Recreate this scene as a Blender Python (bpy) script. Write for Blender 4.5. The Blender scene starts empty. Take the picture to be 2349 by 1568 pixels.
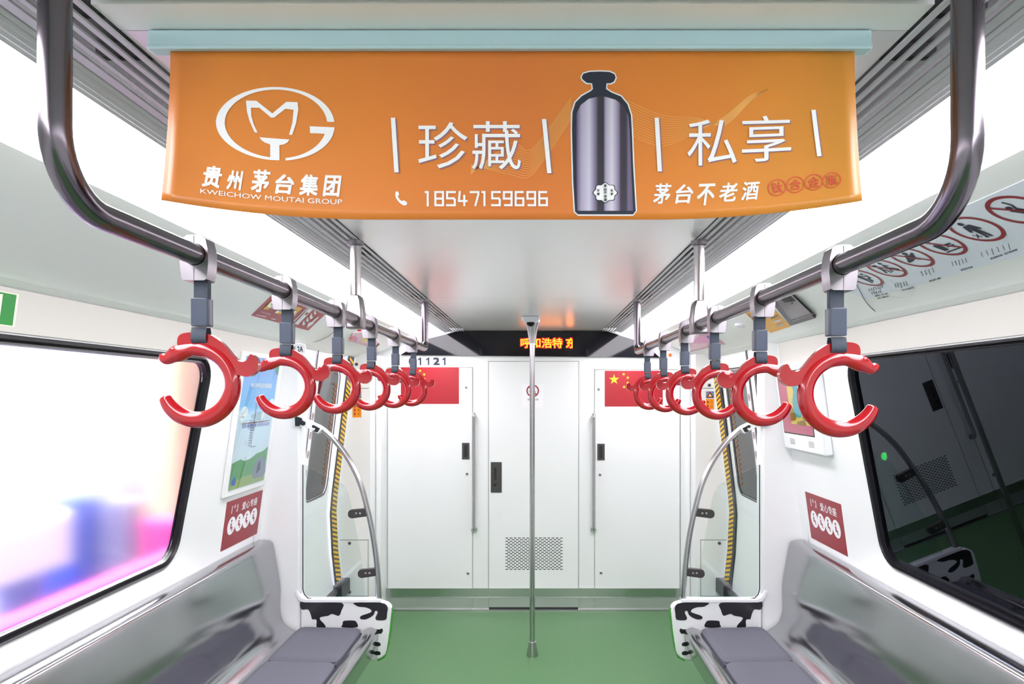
import bpy, bmesh, math, random
from mathutils import Vector, Matrix
from mathutils.geometry import tessellate_polygon
random.seed(4)
S = bpy.context.scene
COL = S.collection
PI = math.pi

# ------------------------------------------------------------------ camera, world, exposure
CX, CZ, F, U0, V0 = 0.03, 1.645, 1560.0, 1232.0, 903.0      # camera x, height, focal length (px), vanishing point (px)
cd = bpy.data.cameras.new('camera')
cam = bpy.data.objects.new('camera', cd); COL.objects.link(cam)
cam.location = (CX, 0, CZ); cam.rotation_euler = (PI/2, 0, 0)
cd.sensor_fit = 'HORIZONTAL'; cd.sensor_width = 36; cd.lens = 36*F/2349
cd.shift_x = -(U0-1174.5)/2349; cd.shift_y = (V0-784)/2349
cd.clip_start = 0.02
S.camera = cam
vs = S.view_settings
S.display_settings.display_device = 'sRGB'
vs.view_transform = 'Standard'; vs.look = 'None'; vs.gamma = 1; vs.use_curve_mapping = False
vs.exposure = 0.6
w = bpy.data.worlds.new('world'); S.world = w; w.use_nodes = True
w.node_tree.nodes['Background'].inputs[0].default_value = (0.5, 0.55, 0.65, 1)
w.node_tree.nodes['Background'].inputs[1].default_value = 0.02
STRIP = 9.5           # luminous ceiling strips
STATION = 760.0       # station lamps, W

def lamp(name, loc, size, energy, rot=(0, 0, 0), col=(1, 1, 1)):
    l = bpy.data.lights.new(name, 'AREA'); l.shape = 'RECTANGLE'; l.size, l.size_y = size; l.energy = energy; l.color = col
    o = bpy.data.objects.new(name, l); o.location = loc; o.rotation_euler = rot; COL.objects.link(o)
lamp('station_ceiling_lamp', (-4.2, 6.0, 3.2), (3.5, 9.0), STATION)

# ------------------------------------------------------------------ materials
def lin(c):
    return tuple((x/255/12.92 if x/255 <= 0.04045 else ((x/255+0.055)/1.055)**2.4) for x in c)
MATS = {}
def mat(name, c, rough=0.4, metal=0.0, spec=0.5, emit=None, es=0.0, coat=0.0, aniso=0.0, noise=0.0, nscale=60, bump=0.0):
    m = bpy.data.materials.new(name); m.use_nodes = True; nt = m.node_tree
    b = nt.nodes['Principled BSDF']; L = lin(c)
    b.inputs['Base Color'].default_value = (*L, 1)
    b.inputs['Roughness'].default_value = rough; b.inputs['Metallic'].default_value = metal
    b.inputs['Specular IOR Level'].default_value = spec
    b.inputs['Coat Weight'].default_value = coat; b.inputs['Coat Roughness'].default_value = 0.08
    b.inputs['Anisotropic'].default_value = aniso
    if emit:
        b.inputs['Emission Color'].default_value = (*lin(emit), 1); b.inputs['Emission Strength'].default_value = es
    if noise or bump:
        tc = nt.nodes.new('ShaderNodeTexCoord'); nz = nt.nodes.new('ShaderNodeTexNoise')
        nz.inputs['Scale'].default_value = nscale; nz.inputs['Detail'].default_value = 4
        nt.links.new(tc.outputs['Object'], nz.inputs['Vector'])
        if noise:
            r = nt.nodes.new('ShaderNodeValToRGB')
            r.color_ramp.elements[0].position = 0.3; r.color_ramp.elements[1].position = 0.7
            r.color_ramp.elements[0].color = (*[x*(1-noise) for x in L], 1)
            r.color_ramp.elements[1].color = (*[min(1, x*(1+noise)) for x in L], 1)
            nt.links.new(nz.outputs['Fac'], r.inputs['Fac']); nt.links.new(r.outputs['Color'], b.inputs['Base Color'])
        if bump:
            bp = nt.nodes.new('ShaderNodeBump'); bp.inputs['Strength'].default_value = bump; bp.inputs['Distance'].default_value = 0.002
            nt.links.new(nz.outputs['Fac'], bp.inputs['Height']); nt.links.new(bp.outputs['Normal'], b.inputs['Normal'])
    MATS[name] = m
    return m
def glass(name, tint, ior, rough=0.0, dens=0.0, dark=(20, 20, 24)):
    """Clear pane: straight-through transparency with Fresnel reflection on top."""
    m = bpy.data.materials.new(name); m.use_nodes = True; nt = m.node_tree; nt.nodes.clear()
    out = nt.nodes.new('ShaderNodeOutputMaterial'); mx = nt.nodes.new('ShaderNodeMixShader')
    tr = nt.nodes.new('ShaderNodeBsdfTransparent'); gl = nt.nodes.new('ShaderNodeBsdfGlossy'); fr = nt.nodes.new('ShaderNodeFresnel')
    tr.inputs[0].default_value = (*lin(tint), 1); gl.inputs['Roughness'].default_value = rough; gl.inputs[0].default_value = (.8, .86, 1, 1); fr.inputs[0].default_value = ior
    ge = nt.nodes.new('ShaderNodeNewGeometry'); mr = nt.nodes.new('ShaderNodeMapRange')      # same reflectance from both faces of the thin pane
    mr.inputs['To Min'].default_value = ior; mr.inputs['To Max'].default_value = 1/ior
    nt.links.new(ge.outputs['Backfacing'], mr.inputs['Value']); nt.links.new(mr.outputs[0], fr.inputs[0])
    nt.links.new(fr.outputs[0], mx.inputs[0]); nt.links.new(tr.outputs[0], mx.inputs[1]); nt.links.new(gl.outputs[0], mx.inputs[2])
    nt.links.new(mx.outputs[0], out.inputs[0]); MATS[name] = m
    return m
def hazy(name, rough):
    m = bpy.data.materials.new(name); m.use_nodes = True; nt = m.node_tree; nt.nodes.clear()
    out = nt.nodes.new('ShaderNodeOutputMaterial'); g = nt.nodes.new('ShaderNodeBsdfGlass')
    g.inputs['Roughness'].default_value = rough; g.inputs['IOR'].default_value = 1.3
    nt.links.new(g.outputs[0], out.inputs[0]); MATS[name] = m
    return m

WHITE = mat('white_laminate', (240, 242, 243), 0.32)
CREAM = mat('cream_laminate', (226, 228, 224), 0.38)
COVE = mat('cove_panel', (243, 246, 245), 0.35)
ROOF = mat('dark_void', (16, 16, 19), 0.8)
CEIL = mat('brushed_ceiling', (236, 233, 235), 0.28, 0.35, aniso=0.7)
SLAT = mat('grille_slat', (196, 197, 200), 0.4, 0.3)
LOUV = mat('grille_louvre', (205, 205, 210), 0.45, 0.4)
STRIPM = mat('light_diffuser', (250, 250, 250), 0.5, emit=(255, 249, 255), es=STRIP)
STEEL = mat('brushed_steel', (196, 194, 198), 0.25, 1.0)
RAIL = mat('satin_rail_steel', (112, 106, 114), 0.22, 1.0)
CAST = mat('cast_clamp', (146, 142, 148), 0.33, 1.0)
SEATST = mat('seat_steel', (176, 176, 180), 0.17, 1.0)
KICK = mat('kick_steel', (186, 190, 188), 0.2, 1.0)
FLOOR = mat('green_vinyl', (83, 127, 81), 0.42, noise=0.06, nscale=260)
FABRIC = mat('grey_fabric', (104, 105, 116), 0.95, noise=0.08, nscale=300, bump=0.3)
RED = mat('red_plastic', (164, 13, 27), 0.18, coat=0.5)
STRAP = mat('slate_strap', (54, 64, 80), 0.5, bump=0.5, nscale=900)
SLEEVE = mat('slate_sleeve', (66, 75, 94), 0.3)
BLACK = mat('black_rubber', (30, 28, 34), 0.35)
COW = mat('cow_black', (32, 31, 37), 0.4)
GLOSSBLK = mat('gloss_black_panel', (22, 22, 28), 0.04, spec=0.3)
GAP = mat('dark_joint', (128, 133, 131), 0.8)
DARKST = mat('dark_steel', (88, 84, 84), 0.35, 0.8)
YELLOW = mat('hazard_yellow', (238, 188, 20), 0.4)
GREENP = mat('green_edge', (60, 160, 50), 0.4)
SIGNRED = mat('sign_red', (150, 28, 44), 0.35)
FLAGRED = mat('flag_red', (172, 24, 40), 0.35)
STARY = mat('star_yellow', (250, 215, 30), 0.4)
PRINTW = mat('print_white', (246, 246, 250), 0.4)
INK = mat('ink_dark', (34, 40, 58), 0.5)
NAVY = mat('ink_navy', (30, 38, 62), 0.5)
ORANGE = mat('warn_orange', (246, 150, 20), 0.45)
AMBER = mat('notice_amber', (248, 180, 40), 0.45)
PALE = mat('pale_blue_sheet', (236, 243, 255), 0.35)
PROHIB = mat('prohibition_red', (150, 24, 36), 0.4)
BAR = mat('banner_bar', (186, 214, 222), 0.35)
EXITG = mat('exit_green', (36, 128, 56), 0.4, emit=(36, 128, 56), es=0.15)
EXITW = mat('exit_cream', (224, 232, 206), 0.4, emit=(224, 232, 206), es=0.15)
PINK = mat('poster_pink', (236, 190, 206), 0.4)
MAG = mat('poster_magenta', (226, 130, 186), 0.4)
SKYB = mat('poster_sky', (110, 180, 240), 0.3)
HILL = mat('poster_hill', (84, 158, 74), 0.35)
HILL2 = mat('poster_meadow', (160, 180, 70), 0.35)
TRAINS = mat('poster_train', (130, 130, 150), 0.35)
LEDY = mat('led_yellow', (255, 220, 40), 0.5, emit=(255, 205, 40), es=0.8)
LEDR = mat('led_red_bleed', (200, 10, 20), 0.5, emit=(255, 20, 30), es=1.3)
PANE = glass('screen_glass', (247, 251, 250), 1.36)
DARKPANE = glass('night_glass', (110, 118, 130), 1.40)
DOORPANE = mat('door_glass', (44, 47, 56), 0.04, spec=0.8)
HAZY = hazy('hazy_glass', 0.12)
SCRP = mat('screen_pink', (150, 78, 96), 0.12, emit=(190, 100, 120), es=0.2)
SCRY = mat('screen_yellow', (170, 150, 70), 0.12, emit=(200, 180, 90), es=0.2)
SCRB = mat('screen_teal', (60, 130, 140), 0.12, emit=(80, 150, 160), es=0.2)
SCRO = mat('screen_olive', (116, 92, 34), 0.12, emit=(130, 104, 40), es=0.15)
STW = mat('station_white', (250, 250, 250), 0.7)
STB = mat('station_blue', (20, 70, 200), 0.6)
STL = mat('station_lightblue', (80, 150, 225), 0.6)
STG = mat('station_grey', (130, 130, 165), 0.6)
STV = mat('station_violet', (120, 115, 190), 0.6)
STP = mat('station_pink', (236, 60, 160), 0.6)
STPE = mat('station_peach', (246, 196, 160), 0.6)
TUN = mat('tunnel_concrete', (26, 27, 32), 0.9)
SIGNAL = mat('signal_green', (30, 220, 60), 0.4, emit=(30, 240, 60), es=14.0)
ORNGE = mat('indicator_orange', (240, 120, 20), 0.3)
REDI = mat('indicator_red', (210, 30, 40), 0.3)
CLEARISH = mat('pale_plastic', (228, 230, 238), 0.2)
DOOROUT = mat('tinted_door_pane', (30, 32, 40), 0.03, spec=0.7)

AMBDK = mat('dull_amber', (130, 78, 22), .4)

def ramp_mat(name, axis, stops, rough=0.4, noise=0.0):
    """printed sheet whose ink runs through STOPS along a local axis (metres)"""
    m = bpy.data.materials.new(name); m.use_nodes = True; nt = m.node_tree; b = nt.nodes['Principled BSDF']
    b.inputs['Roughness'].default_value = rough
    tc = nt.nodes.new('ShaderNodeTexCoord'); sp = nt.nodes.new('ShaderNodeSeparateXYZ'); mr = nt.nodes.new('ShaderNodeMapRange')
    rp = nt.nodes.new('ShaderNodeValToRGB')
    a, z = stops[0][0], stops[-1][0]
    mr.inputs['From Min'].default_value = a; mr.inputs['From Max'].default_value = z
    nt.links.new(tc.outputs['Object'], sp.inputs[0]); nt.links.new(sp.outputs[axis], mr.inputs['Value'])
    src = mr.outputs[0]
    if noise:
        nz = nt.nodes.new('ShaderNodeTexNoise'); nz.inputs['Scale'].default_value = 5; nz.inputs['Detail'].default_value = 3
        nt.links.new(tc.outputs['Object'], nz.inputs['Vector'])
        md = nt.nodes.new('ShaderNodeMath'); md.operation = 'MULTIPLY_ADD'; md.inputs[1].default_value = noise
        sb = nt.nodes.new('ShaderNodeMath'); sb.operation = 'SUBTRACT'; sb.inputs[1].default_value = 0.5
        nt.links.new(nz.outputs['Fac'], sb.inputs[0]); nt.links.new(sb.outputs[0], md.inputs[0]); nt.links.new(src, md.inputs[2]); src = md.outputs[0]
    nt.links.new(src, rp.inputs['Fac'])
    cr = rp.color_ramp
    for i, (p, c) in enumerate(stops):
        t = (p-a)/(z-a)
        e = cr.elements[i] if i < 2 else cr.elements.new(t)
        e.position = t; e.color = (*lin(c), 1)
    nt.links.new(rp.outputs[0], b.inputs['Base Color']); MATS[name] = m
    return m
BOTTLE = ramp_mat('bottle_print', 'X', [(0, (40, 38, 52)), (.0045, (44, 42, 56)), (.006, (96, 84, 120)), (.012, (176, 166, 196)), (.022, (206, 202, 222)), (.028, (150, 138, 172)), (.034, (56, 52, 64)),
    (.041, (50, 48, 60)), (.044, (170, 160, 190)), (.052, (214, 210, 226)), (.060, (150, 136, 168)), (.064, (60, 54, 70)), (.071, (58, 54, 68)), (.074, (120, 106, 140)), (.081, (96, 88, 112))], 0.35)
BANNER = ramp_mat('banner_print', 'X', [(-.452, (206, 122, 52)), (-.38, (222, 134, 52)), (-.2, (226, 132, 54)), (.0, (220, 124, 58)), (.2, (226, 134, 52)), (.36, (224, 142, 52)), (.452, (204, 138, 48))], 0.3, 0.25)
SKYM = ramp_mat('route_map_print', 'Z', [(0, (90, 150, 70)), (.02, (240, 244, 250)), (.36, (214, 232, 250)), (.40, (120, 190, 244)), (.62, (120, 160, 236))], 0.25, 0.12)

# ------------------------------------------------------------------ mesh helpers
class MB:
    def __init__(s): s.v = []; s.f = []; s.m = []; s.mats = []
    def mi(s, m):
        if m not in s.mats: s.mats.append(m)
        return s.mats.index(m)
    def add(s, vs_, fs, m):
        b = len(s.v); s.v += [tuple(p) for p in vs_]; i = s.mi(m)
        for f in fs: s.f.append(tuple(b+k for k in f)); s.m.append(i)
        return s
    def box(s, x0, x1, y0, y1, z0, z1, m):
        vv = [(x, y, z) for z in (z0, z1) for y in (y0, y1) for x in (x0, x1)]
        return s.add(vv, [(0, 2, 3, 1), (4, 5, 7, 6), (0, 1, 5, 4), (2, 6, 7, 3), (0, 4, 6, 2), (1, 3, 7, 5)], m)
    def poly(s, pts, m, holes=()):
        loops = [[Vector(p) for p in pts]]+[[Vector(p) for p in h] for h in holes]
        n = [p for l in loops for p in l]
        return s.add(n, [tuple(t) for t in tessellate_polygon(loops)], m)
    def prism(s, pts, vec, m, holes=()):
        """closed outline PTS pushed along VEC into a solid"""
        vec = Vector(vec); loops = [[Vector(p) for p in pts]]+[[Vector(p) for p in h] for h in holes]
        flat = [p for l in loops for p in l]; n = len(flat)
        tris = [tuple(t) for t in tessellate_polygon(loops)]
        fs = tris+[tuple(k+n for k in reversed(t)) for t in tris]
        o = 0
        for l in loops:
            k = len(l)
            fs += [(o+i, o+(i+1) % k, n+o+(i+1) % k, n+o+i) for i in range(k)]; o += k
        return s.add(flat+[p+vec for p in flat], fs, m)
    def extrude(s, prof, y0, y1, m, cap=True):
        """closed (x,z) outline run along y"""
        return s.prism([(x, y0, z) for x, z in prof], (0, y1-y0, 0), m)
    def sheet(s, prof, y0, y1, m):
        """open (x,z) line run along y"""
        vv = [(x, y, z) for x, z in prof for y in (y0, y1)]
        return s.add(vv, [(2*i, 2*i+1, 2*i+3, 2*i+2) for i in range(len(prof)-1)], m)
    def tube(s, path, r, m, n=14, caps=True):
        P_ = [Vector(p) for p in path]; N = len(P_)
        R = r if isinstance(r, (list, tuple)) else [r]*N
        T = [(P_[min(i+1, N-1)]-P_[max(i-1, 0)]).normalized() for i in range(N)]
        up = Vector((0, 0, 1)) if abs(T[0].z) < .9 else Vector((0, 1, 0))
        nrm = T[0].cross(up).normalized(); vv = []
        for i in range(N):
            if i: nrm = (nrm-T[i]*nrm.dot(T[i])).normalized()
            b = T[i].cross(nrm)
            vv += [P_[i]+(nrm*math.cos(a)+b*math.sin(a))*R[i] for a in [2*PI*k/n for k in range(n)]]
        fs = [(i*n+k, i*n+(k+1) % n, (i+1)*n+(k+1) % n, (i+1)*n+k) for i in range(N-1) for k in range(n)]
        if caps: fs += [tuple(range(n))[::-1], tuple(range((N-1)*n, N*n))]
        return s.add(vv, fs, m)
    def lathe(s, c, prof, m, axis='Z', n=24):
        """(radius, height) outline turned about an axis through C"""
        vv = []
        for r, h in prof:
            for k in range(n):
                a = 2*PI*k/n; p, q = r*math.cos(a), r*math.sin(a)
                vv.append({'Z': (c[0]+p, c[1]+q, c[2]+h), 'Y': (c[0]+p, c[1]+h, c[2]+q), 'X': (c[0]+h, c[1]+p, c[2]+q)}[axis])
        N = len(prof)
        fs = [(i*n+k, i*n+(k+1) % n, (i+1)*n+(k+1) % n, (i+1)*n+k) for i in range(N-1) for k in range(n)]
        if prof[0][0] > 1e-6: fs.append(tuple(range(n))[::-1])
        if prof[-1][0] > 1e-6: fs.append(tuple(range((N-1)*n, N*n)))
        return s.add(vv, fs, m)
    def ell(s, st, m, n=16, ky=1.0):
        """swept body in the xz plane: stations (x, z, half width); depth = half width * ky"""
        N = len(st); vv = []
        for i, (x, z, r) in enumerate(st):
            a, b = st[max(i-1, 0)], st[min(i+1, N-1)]
            t = Vector((b[0]-a[0], b[1]-a[1])).normalized(); nx, nz = -t.y, t.x
            for k in range(n):
                q = 2*PI*k/n
                vv.append((x+nx*r*math.cos(q), r*ky*math.sin(q), z+nz*r*math.cos(q)))
        fs = [(i*n+k, i*n+(k+1) % n, (i+1)*n+(k+1) % n, (i+1)*n+k) for i in range(N-1) for k in range(n)]
        fs += [tuple(range(n))[::-1], tuple(range((N-1)*n, N*n))]
        return s.add(vv, fs, m)
    def build(s, name, parent=None, smooth=35, bevel=0, seg=2, loc=None, mirror=False, uv=False):
        vv = s.v
        if mirror: vv = [(-x, y, z) for x, y, z in vv]
        if parent is not None: loc = Vector((0, 0, 0)) if parent.get('_local') else parent_loc(parent)
        elif loc is None:
            xs, ys, zs = zip(*vv); loc = Vector(((min(xs)+max(xs))/2, (min(ys)+max(ys))/2, min(zs)))
        loc = Vector(loc)
        me = bpy.data.meshes.new(name)
        me.from_pydata([tuple(Vector(p)-loc) for p in vv], [], s.f)
        for m in s.mats: me.materials.append(m)
        me.polygons.foreach_set('material_index', s.m)
        bm = bmesh.new(); bm.from_mesh(me); bmesh.ops.remove_doubles(bm, verts=bm.verts, dist=1e-6)
        bmesh.ops.recalc_face_normals(bm, faces=bm.faces); bm.to_mesh(me); bm.free()
        if smooth:
            me.polygons.foreach_set('use_smooth', [True]*len(me.polygons)); me.set_sharp_from_angle(angle=math.radians(smooth))
        if uv:
            l = me.uv_layers.new(name='UVMap')
            for lp in me.loops:
                c = me.vertices[lp.vertex_index].co; l.data[lp.index].uv = (c.x, c.y)
        o = bpy.data.objects.new(name, me); COL.objects.link(o)
        if parent is not None: o.parent = parent
        else: o.location = loc
        if bevel:
            md = o.modifiers.new('bevel', 'BEVEL'); md.width = bevel; md.segments = seg; md.limit_method = 'ANGLE'; md.angle_limit = math.radians(40)
        return o
def parent_loc(o):
    l = Vector(o.location)
    while o.parent is not None: o = o.parent; l += Vector(o.location)
    return l
def tag(o, label, cat, group=None):
    o['label'] = label; o['category'] = cat
    if group: o['group'] = group
    return o
def thing(name, label, cat, loc, group=None):
    o = bpy.data.objects.new(name, None); o.empty_display_size = 0.05; o.location = loc; COL.objects.link(o)
    return tag(o, label, cat, group)
def struct(o, label=None):
    o['kind'] = 'structure'
    if label: o['label'] = label
    return o

WS = {-1: 'bright window', 1: 'dark window'}
# photo-pixel to place: planes of the car
def P(u, v, Y): return Vector((CX+(u-U0)*Y/F, Y, CZ-(v-V0)*Y/F))
WA, WB = 1.298, 0.136                         # side wall: |x| = WA - WB*(z-CZ)
def wallx(z): return WA-WB*(z-CZ)
def PW(u, v, off=0.0):
    """on the leaning side wall (side from the sign of u-U0), OFF metres into the car"""
    du, dv = (u-U0)/F, (v-V0)/F; s = 1 if du > 0 else -1
    Y = (WA-off-s*CX)/(s*du-WB*dv)
    return P(u, v, Y)
CV0, CV1 = (0.89, 2.075), (1.17, 1.955)
def PC(u, v, off=0.0):
    """on the slanted cove panel"""
    du, dv = (u-U0)/F, (v-V0)/F; s = 1 if du > 0 else -1
    k = (CV1[1]-CV0[1])/(CV1[0]-CV0[0])
    # z = CV0z + k(|x|-CV0x) - off*1.09
    Y = (CV0[1]+k*(s*CX-CV0[0])-off*1.09-CZ)/(-dv-k*s*du)
    return P(u, v, Y)
def EW(u, v, off=0.0): return P(u, v, 5.18-off)

def text_mesh(body, bold=0.0, shear=0.0, spacing=1.0):
    if bold > 0:                       # heavier strokes: the same letters laid down slightly shifted
        vv, fs = text_mesh(body, 0, shear, spacing); n = len(vv); b = bold
        of = [(b, b), (-b, b), (b, -b), (-b, -b), (0, 0)]
        return [(x+dx, y+dy) for dx, dy in of for x, y in vv], [tuple(i+k*n for i in f) for k in range(5) for f in fs]
    c = bpy.data.curves.new('t', 'FONT'); c.body = body; c.offset = bold; c.shear = shear; c.space_character = spacing; c.resolution_u = 3
    o = bpy.data.objects.new('t', c); me = bpy.data.meshes.new_from_object(o)
    vv = [(v.co.x, v.co.y) for v in me.vertices]; fs = [tuple(p.vertices) for p in me.polygons]
    bpy.data.objects.remove(o); bpy.data.curves.remove(c); bpy.data.meshes.remove(me)
    return vv, fs
def text_quad(M, body, q, m, bold=0.0, shear=0.0, spacing=1.0, clip=None):
    """lettering stretched over quad q = bottom-left, bottom-right, top-right, top-left"""
    vv, fs = text_mesh(body, bold, shear, spacing)
    if not vv: return
    xs, ys = [a for a, _ in vv], [b for _, b in vv]; x0, x1, y0, y1 = min(xs), max(xs), min(ys), max(ys)
    a, b, c, d = [Vector(p) for p in q]; out = []; nn = (b-a).cross(d-a).normalized()
    if nn.dot(Vector((CX, 0, CZ))-a) < 0: nn = -nn
    per = len(vv)//5 if bold > 0 else len(vv)
    for i, (x, y) in enumerate(vv):
        s_, t_ = (x-x0)/(x1-x0), (y-y0)/max(1e-9, y1-y0)
        out.append((a*(1-s_)+b*s_)*(1-t_)+(d*(1-s_)+c*s_)*t_+nn*(.00006*(i//per)))
    M.add(out, fs, m)
def rectq(fn, u0, v0, u1, v1, off):          # left, top, right, bottom in px
    return [fn(u0, v1, off), fn(u1, v1, off), fn(u1, v0, off), fn(u0, v0, off)]
def star(cx, cy, R, rot=-PI/2):
    return [(cx+(R if k % 2 == 0 else R*.39)*math.cos(rot+k*PI/5), cy+(R if k % 2 == 0 else R*.39)*math.sin(rot+k*PI/5)) for k in range(10)]
def circ(cx, cy, r, n=28, ry=None): return [(cx+r*math.cos(2*PI*k/n), cy+(ry or r)*math.sin(2*PI*k/n)) for k in range(n)]
def smooth_pts(pts, n=6, closed=False):
    """Catmull-Rom through points of any dimension"""
    N = len(pts); out = []
    for i in range(N if closed else N-1):
        p = [pts[(i+k-1) % N] if closed else pts[max(0, min(N-1, i+k-1))] for k in range(4)]
        for j in range(n):
            t = j/n
            out.append(tuple(.5*(2*b+(c-a)*t+(2*a-5*b+4*c-d)*t*t+(3*b-a-3*c+d)*t**3) for a, b, c, d in zip(*p)))
    if not closed: out.append(tuple(pts[-1]))
    return out
def stroke(pts, w0):
    """outline of a 2-D brush line"""
    l, r = [], []
    for i, p in enumerate(pts):
        a, b = pts[max(0, i-1)], pts[min(len(pts)-1, i+1)]
        dx, dy = b[0]-a[0], b[1]-a[1]; d = math.hypot(dx, dy) or 1
        wd = w0[i] if isinstance(w0, list) else w0
        l.append((p[0]-dy/d*wd/2, p[1]+dx/d*wd/2)); r.append((p[0]+dy/d*wd/2, p[1]-dx/d*wd/2))
    return l+r[::-1]

# ------------------------------------------------------------------ the setting: car shell
Y0, YE = -5.0, 5.18
struct(MB().box(-1.45, 1.45, Y0, YE+.06, -.04, 0, FLOOR).build('floor'))
CH, CW = 2.125, 0.52
M = MB()
for a, b in ((Y0, .829), (.838, .898), (.9, 3.398), (3.401, YE)):
    M.box(-CW, CW, a, b, CH, CH+.015, CEIL if b > .9 else WHITE)
ce = struct(M.build('ceiling', uv=True, smooth=0))
tn = CEIL.node_tree.nodes.new('ShaderNodeTangent'); tn.direction_type = 'UV_MAP'; tn.uv_map = 'UVMap'
CEIL.node_tree.links.new(tn.outputs[0], CEIL.node_tree.nodes['Principled BSDF'].inputs['Tangent'])
struct(MB().box(-1.45, 1.45, Y0, YE+.06, 2.17, 2.2, ROOF).build('ceiling_void'))
DOOR = [(1.263, 1.905), (1.2881, 1.7), (1.3371, 1.3), (1.38, .95), (1.39, .82), (1.378, .55), (1.35, .3), (1.335, 0)]   # door-side section
WT = 1.905
WIN = dict(y0=1.05, y1=2.76, z0=.955, z1=1.792)          # pane edge
HOLE = dict(y0=.93, y1=2.945, z0=.905, z1=1.799)
def pd(z): return -.043*(z-.955)/.837          # the pane stands more upright than the wall
def rrect(y0, y1, z0, z1, r, n=7):
    out = []
    for cy, cz, a in ((y1-r, z1-r, 0), (y0+r, z1-r, PI/2), (y0+r, z0+r, PI), (y1-r, z0+r, 1.5*PI)):
        out += [(cy+r*math.cos(a+PI/2*k/(n-1)), cz+r*math.sin(a+PI/2*k/(n-1))) for k in range(n)]
    return out
for s, side in ((-1, 'left'), (1, 'right')):
    M = MB()
    hole = rrect(**HOLE, r=.13)
    outl = [(Y0, .7), (3.5, .7), (3.5, WT), (Y0, WT)]
    M.poly([(s*wallx(z), y, z) for y, z in outl], WHITE, [[(s*wallx(z), y, z) for y, z in hole]])
    M.sheet([(s*wallx(.7), .7), (s*1.40, .5), (s*1.38, 0)], Y0, 3.5, CREAM)
    pane = rrect(**WIN, r=.10)
    n = len(hole)
    M.add([(s*wallx(z), y, z) for y, z in hole]+[(s*(wallx(z)+.045+pd(z)), y, z) for y, z in pane],
          [(i, (i+1) % n, n+(i+1) % n, n+i) for i in range(n)], WHITE)
    # jamb beyond the door and the short return piece behind the glass screen
    M.sheet([(s*x, z) for x, z in DOOR], 4.655, 4.86, WHITE)
    struct(M.build('wall_'+side))
    # cove between light strip and wall top
    prof = [(.888, 2.076), (.9, 2.0705), (1.17, 1.955), (1.195, 1.942), (1.215, 1.930), (1.228, 1.9235)]
    for k in range(5):
        x, z = 1.229+k*.0066, 1.9225-k*.0034
        prof += [(x, z), (x+.0048, z-.0026), (x+.0052, z+.002)]
    prof += [(1.266, 1.903), (1.42, 1.903), (1.42, 2.16), (.888, 2.16)]
    struct(MB().extrude([(s*x, z) for x, z in prof], Y0, YE-.03, COVE).build('trim_1' if s < 0 else 'trim_2', smooth=25))
    # pillar beside the glass screen, and the panel beyond the door
    M = MB().box(min(s*1.19, s*1.43), max(s*1.19, s*1.43), 3.5, 3.6, .02, 1.91, WHITE)
    struct(M.build('trim_3' if s < 0 else 'trim_4', bevel=.012, seg=3))
    M = MB().box(min(s*1.16, s*1.5), max(s*1.16, s*1.5), 4.85, 5.18, 0, 1.93, WHITE)
    u = (lambda x: x) if s < 0 else (lambda x: 2*1226-x)
    for q in ((780, 1237, 846, 1238.5), (780, 1366, 846, 1367.5), (844, 1237, 845.3, 1367), (800, 889.5, 846, 891), (800, 866, 846, 867)):
        M.add(rectq(lambda a, b, o: P(u(a), b, 4.85-o), *q, .0006), [(0, 1, 2, 3)], GAP)
    tr = struct(M.build('trim_5' if s < 0 else 'trim_6'))
    for bu, bv in ((802, 1245), (802, 1357), (818 if s < 0 else 825, 835 if s < 0 else 883)):
        MB().lathe(P(u(bu), bv, 4.85), [(.011, 0), (.011, -.004), (.007, -.009), (0, -.0095)], DARKST, 'Y', 16).build('bolt', tr)
    M = MB().box(min(s*1.12, s*1.16), max(s*1.12, s*1.16), 5.0, 5.18, 0, 1.93, WHITE)
    struct(M.build('trim_7' if s < 0 else 'trim_8', bevel=.015, seg=3))
struct(MB().box(-1.5, 1.5, YE, YE+.06, 0, 2.2, WHITE).build('wall_end'))
struct(MB().box(-1.45, 1.45, Y0-.05, Y0, 0, 2.2, mat('far_gangway', (215, 216, 218), 0.6)).build('wall_rear'))

FASC = mat('cream_fascia', (206, 204, 198), 0.4)
for s in (-1, 1):
    M = MB().prism([(s*wallx(1.7975), Y0, 1.7975), (s*wallx(1.904), Y0, 1.904), (s*(wallx(1.904)-.003), Y0, 1.904), (s*(wallx(1.7975)-.003), Y0, 1.7975)], (0, 3.48-Y0, 0), FASC)
    struct(M.build('trim_9' if s < 0 else 'trim_10', smooth=0))
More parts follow.
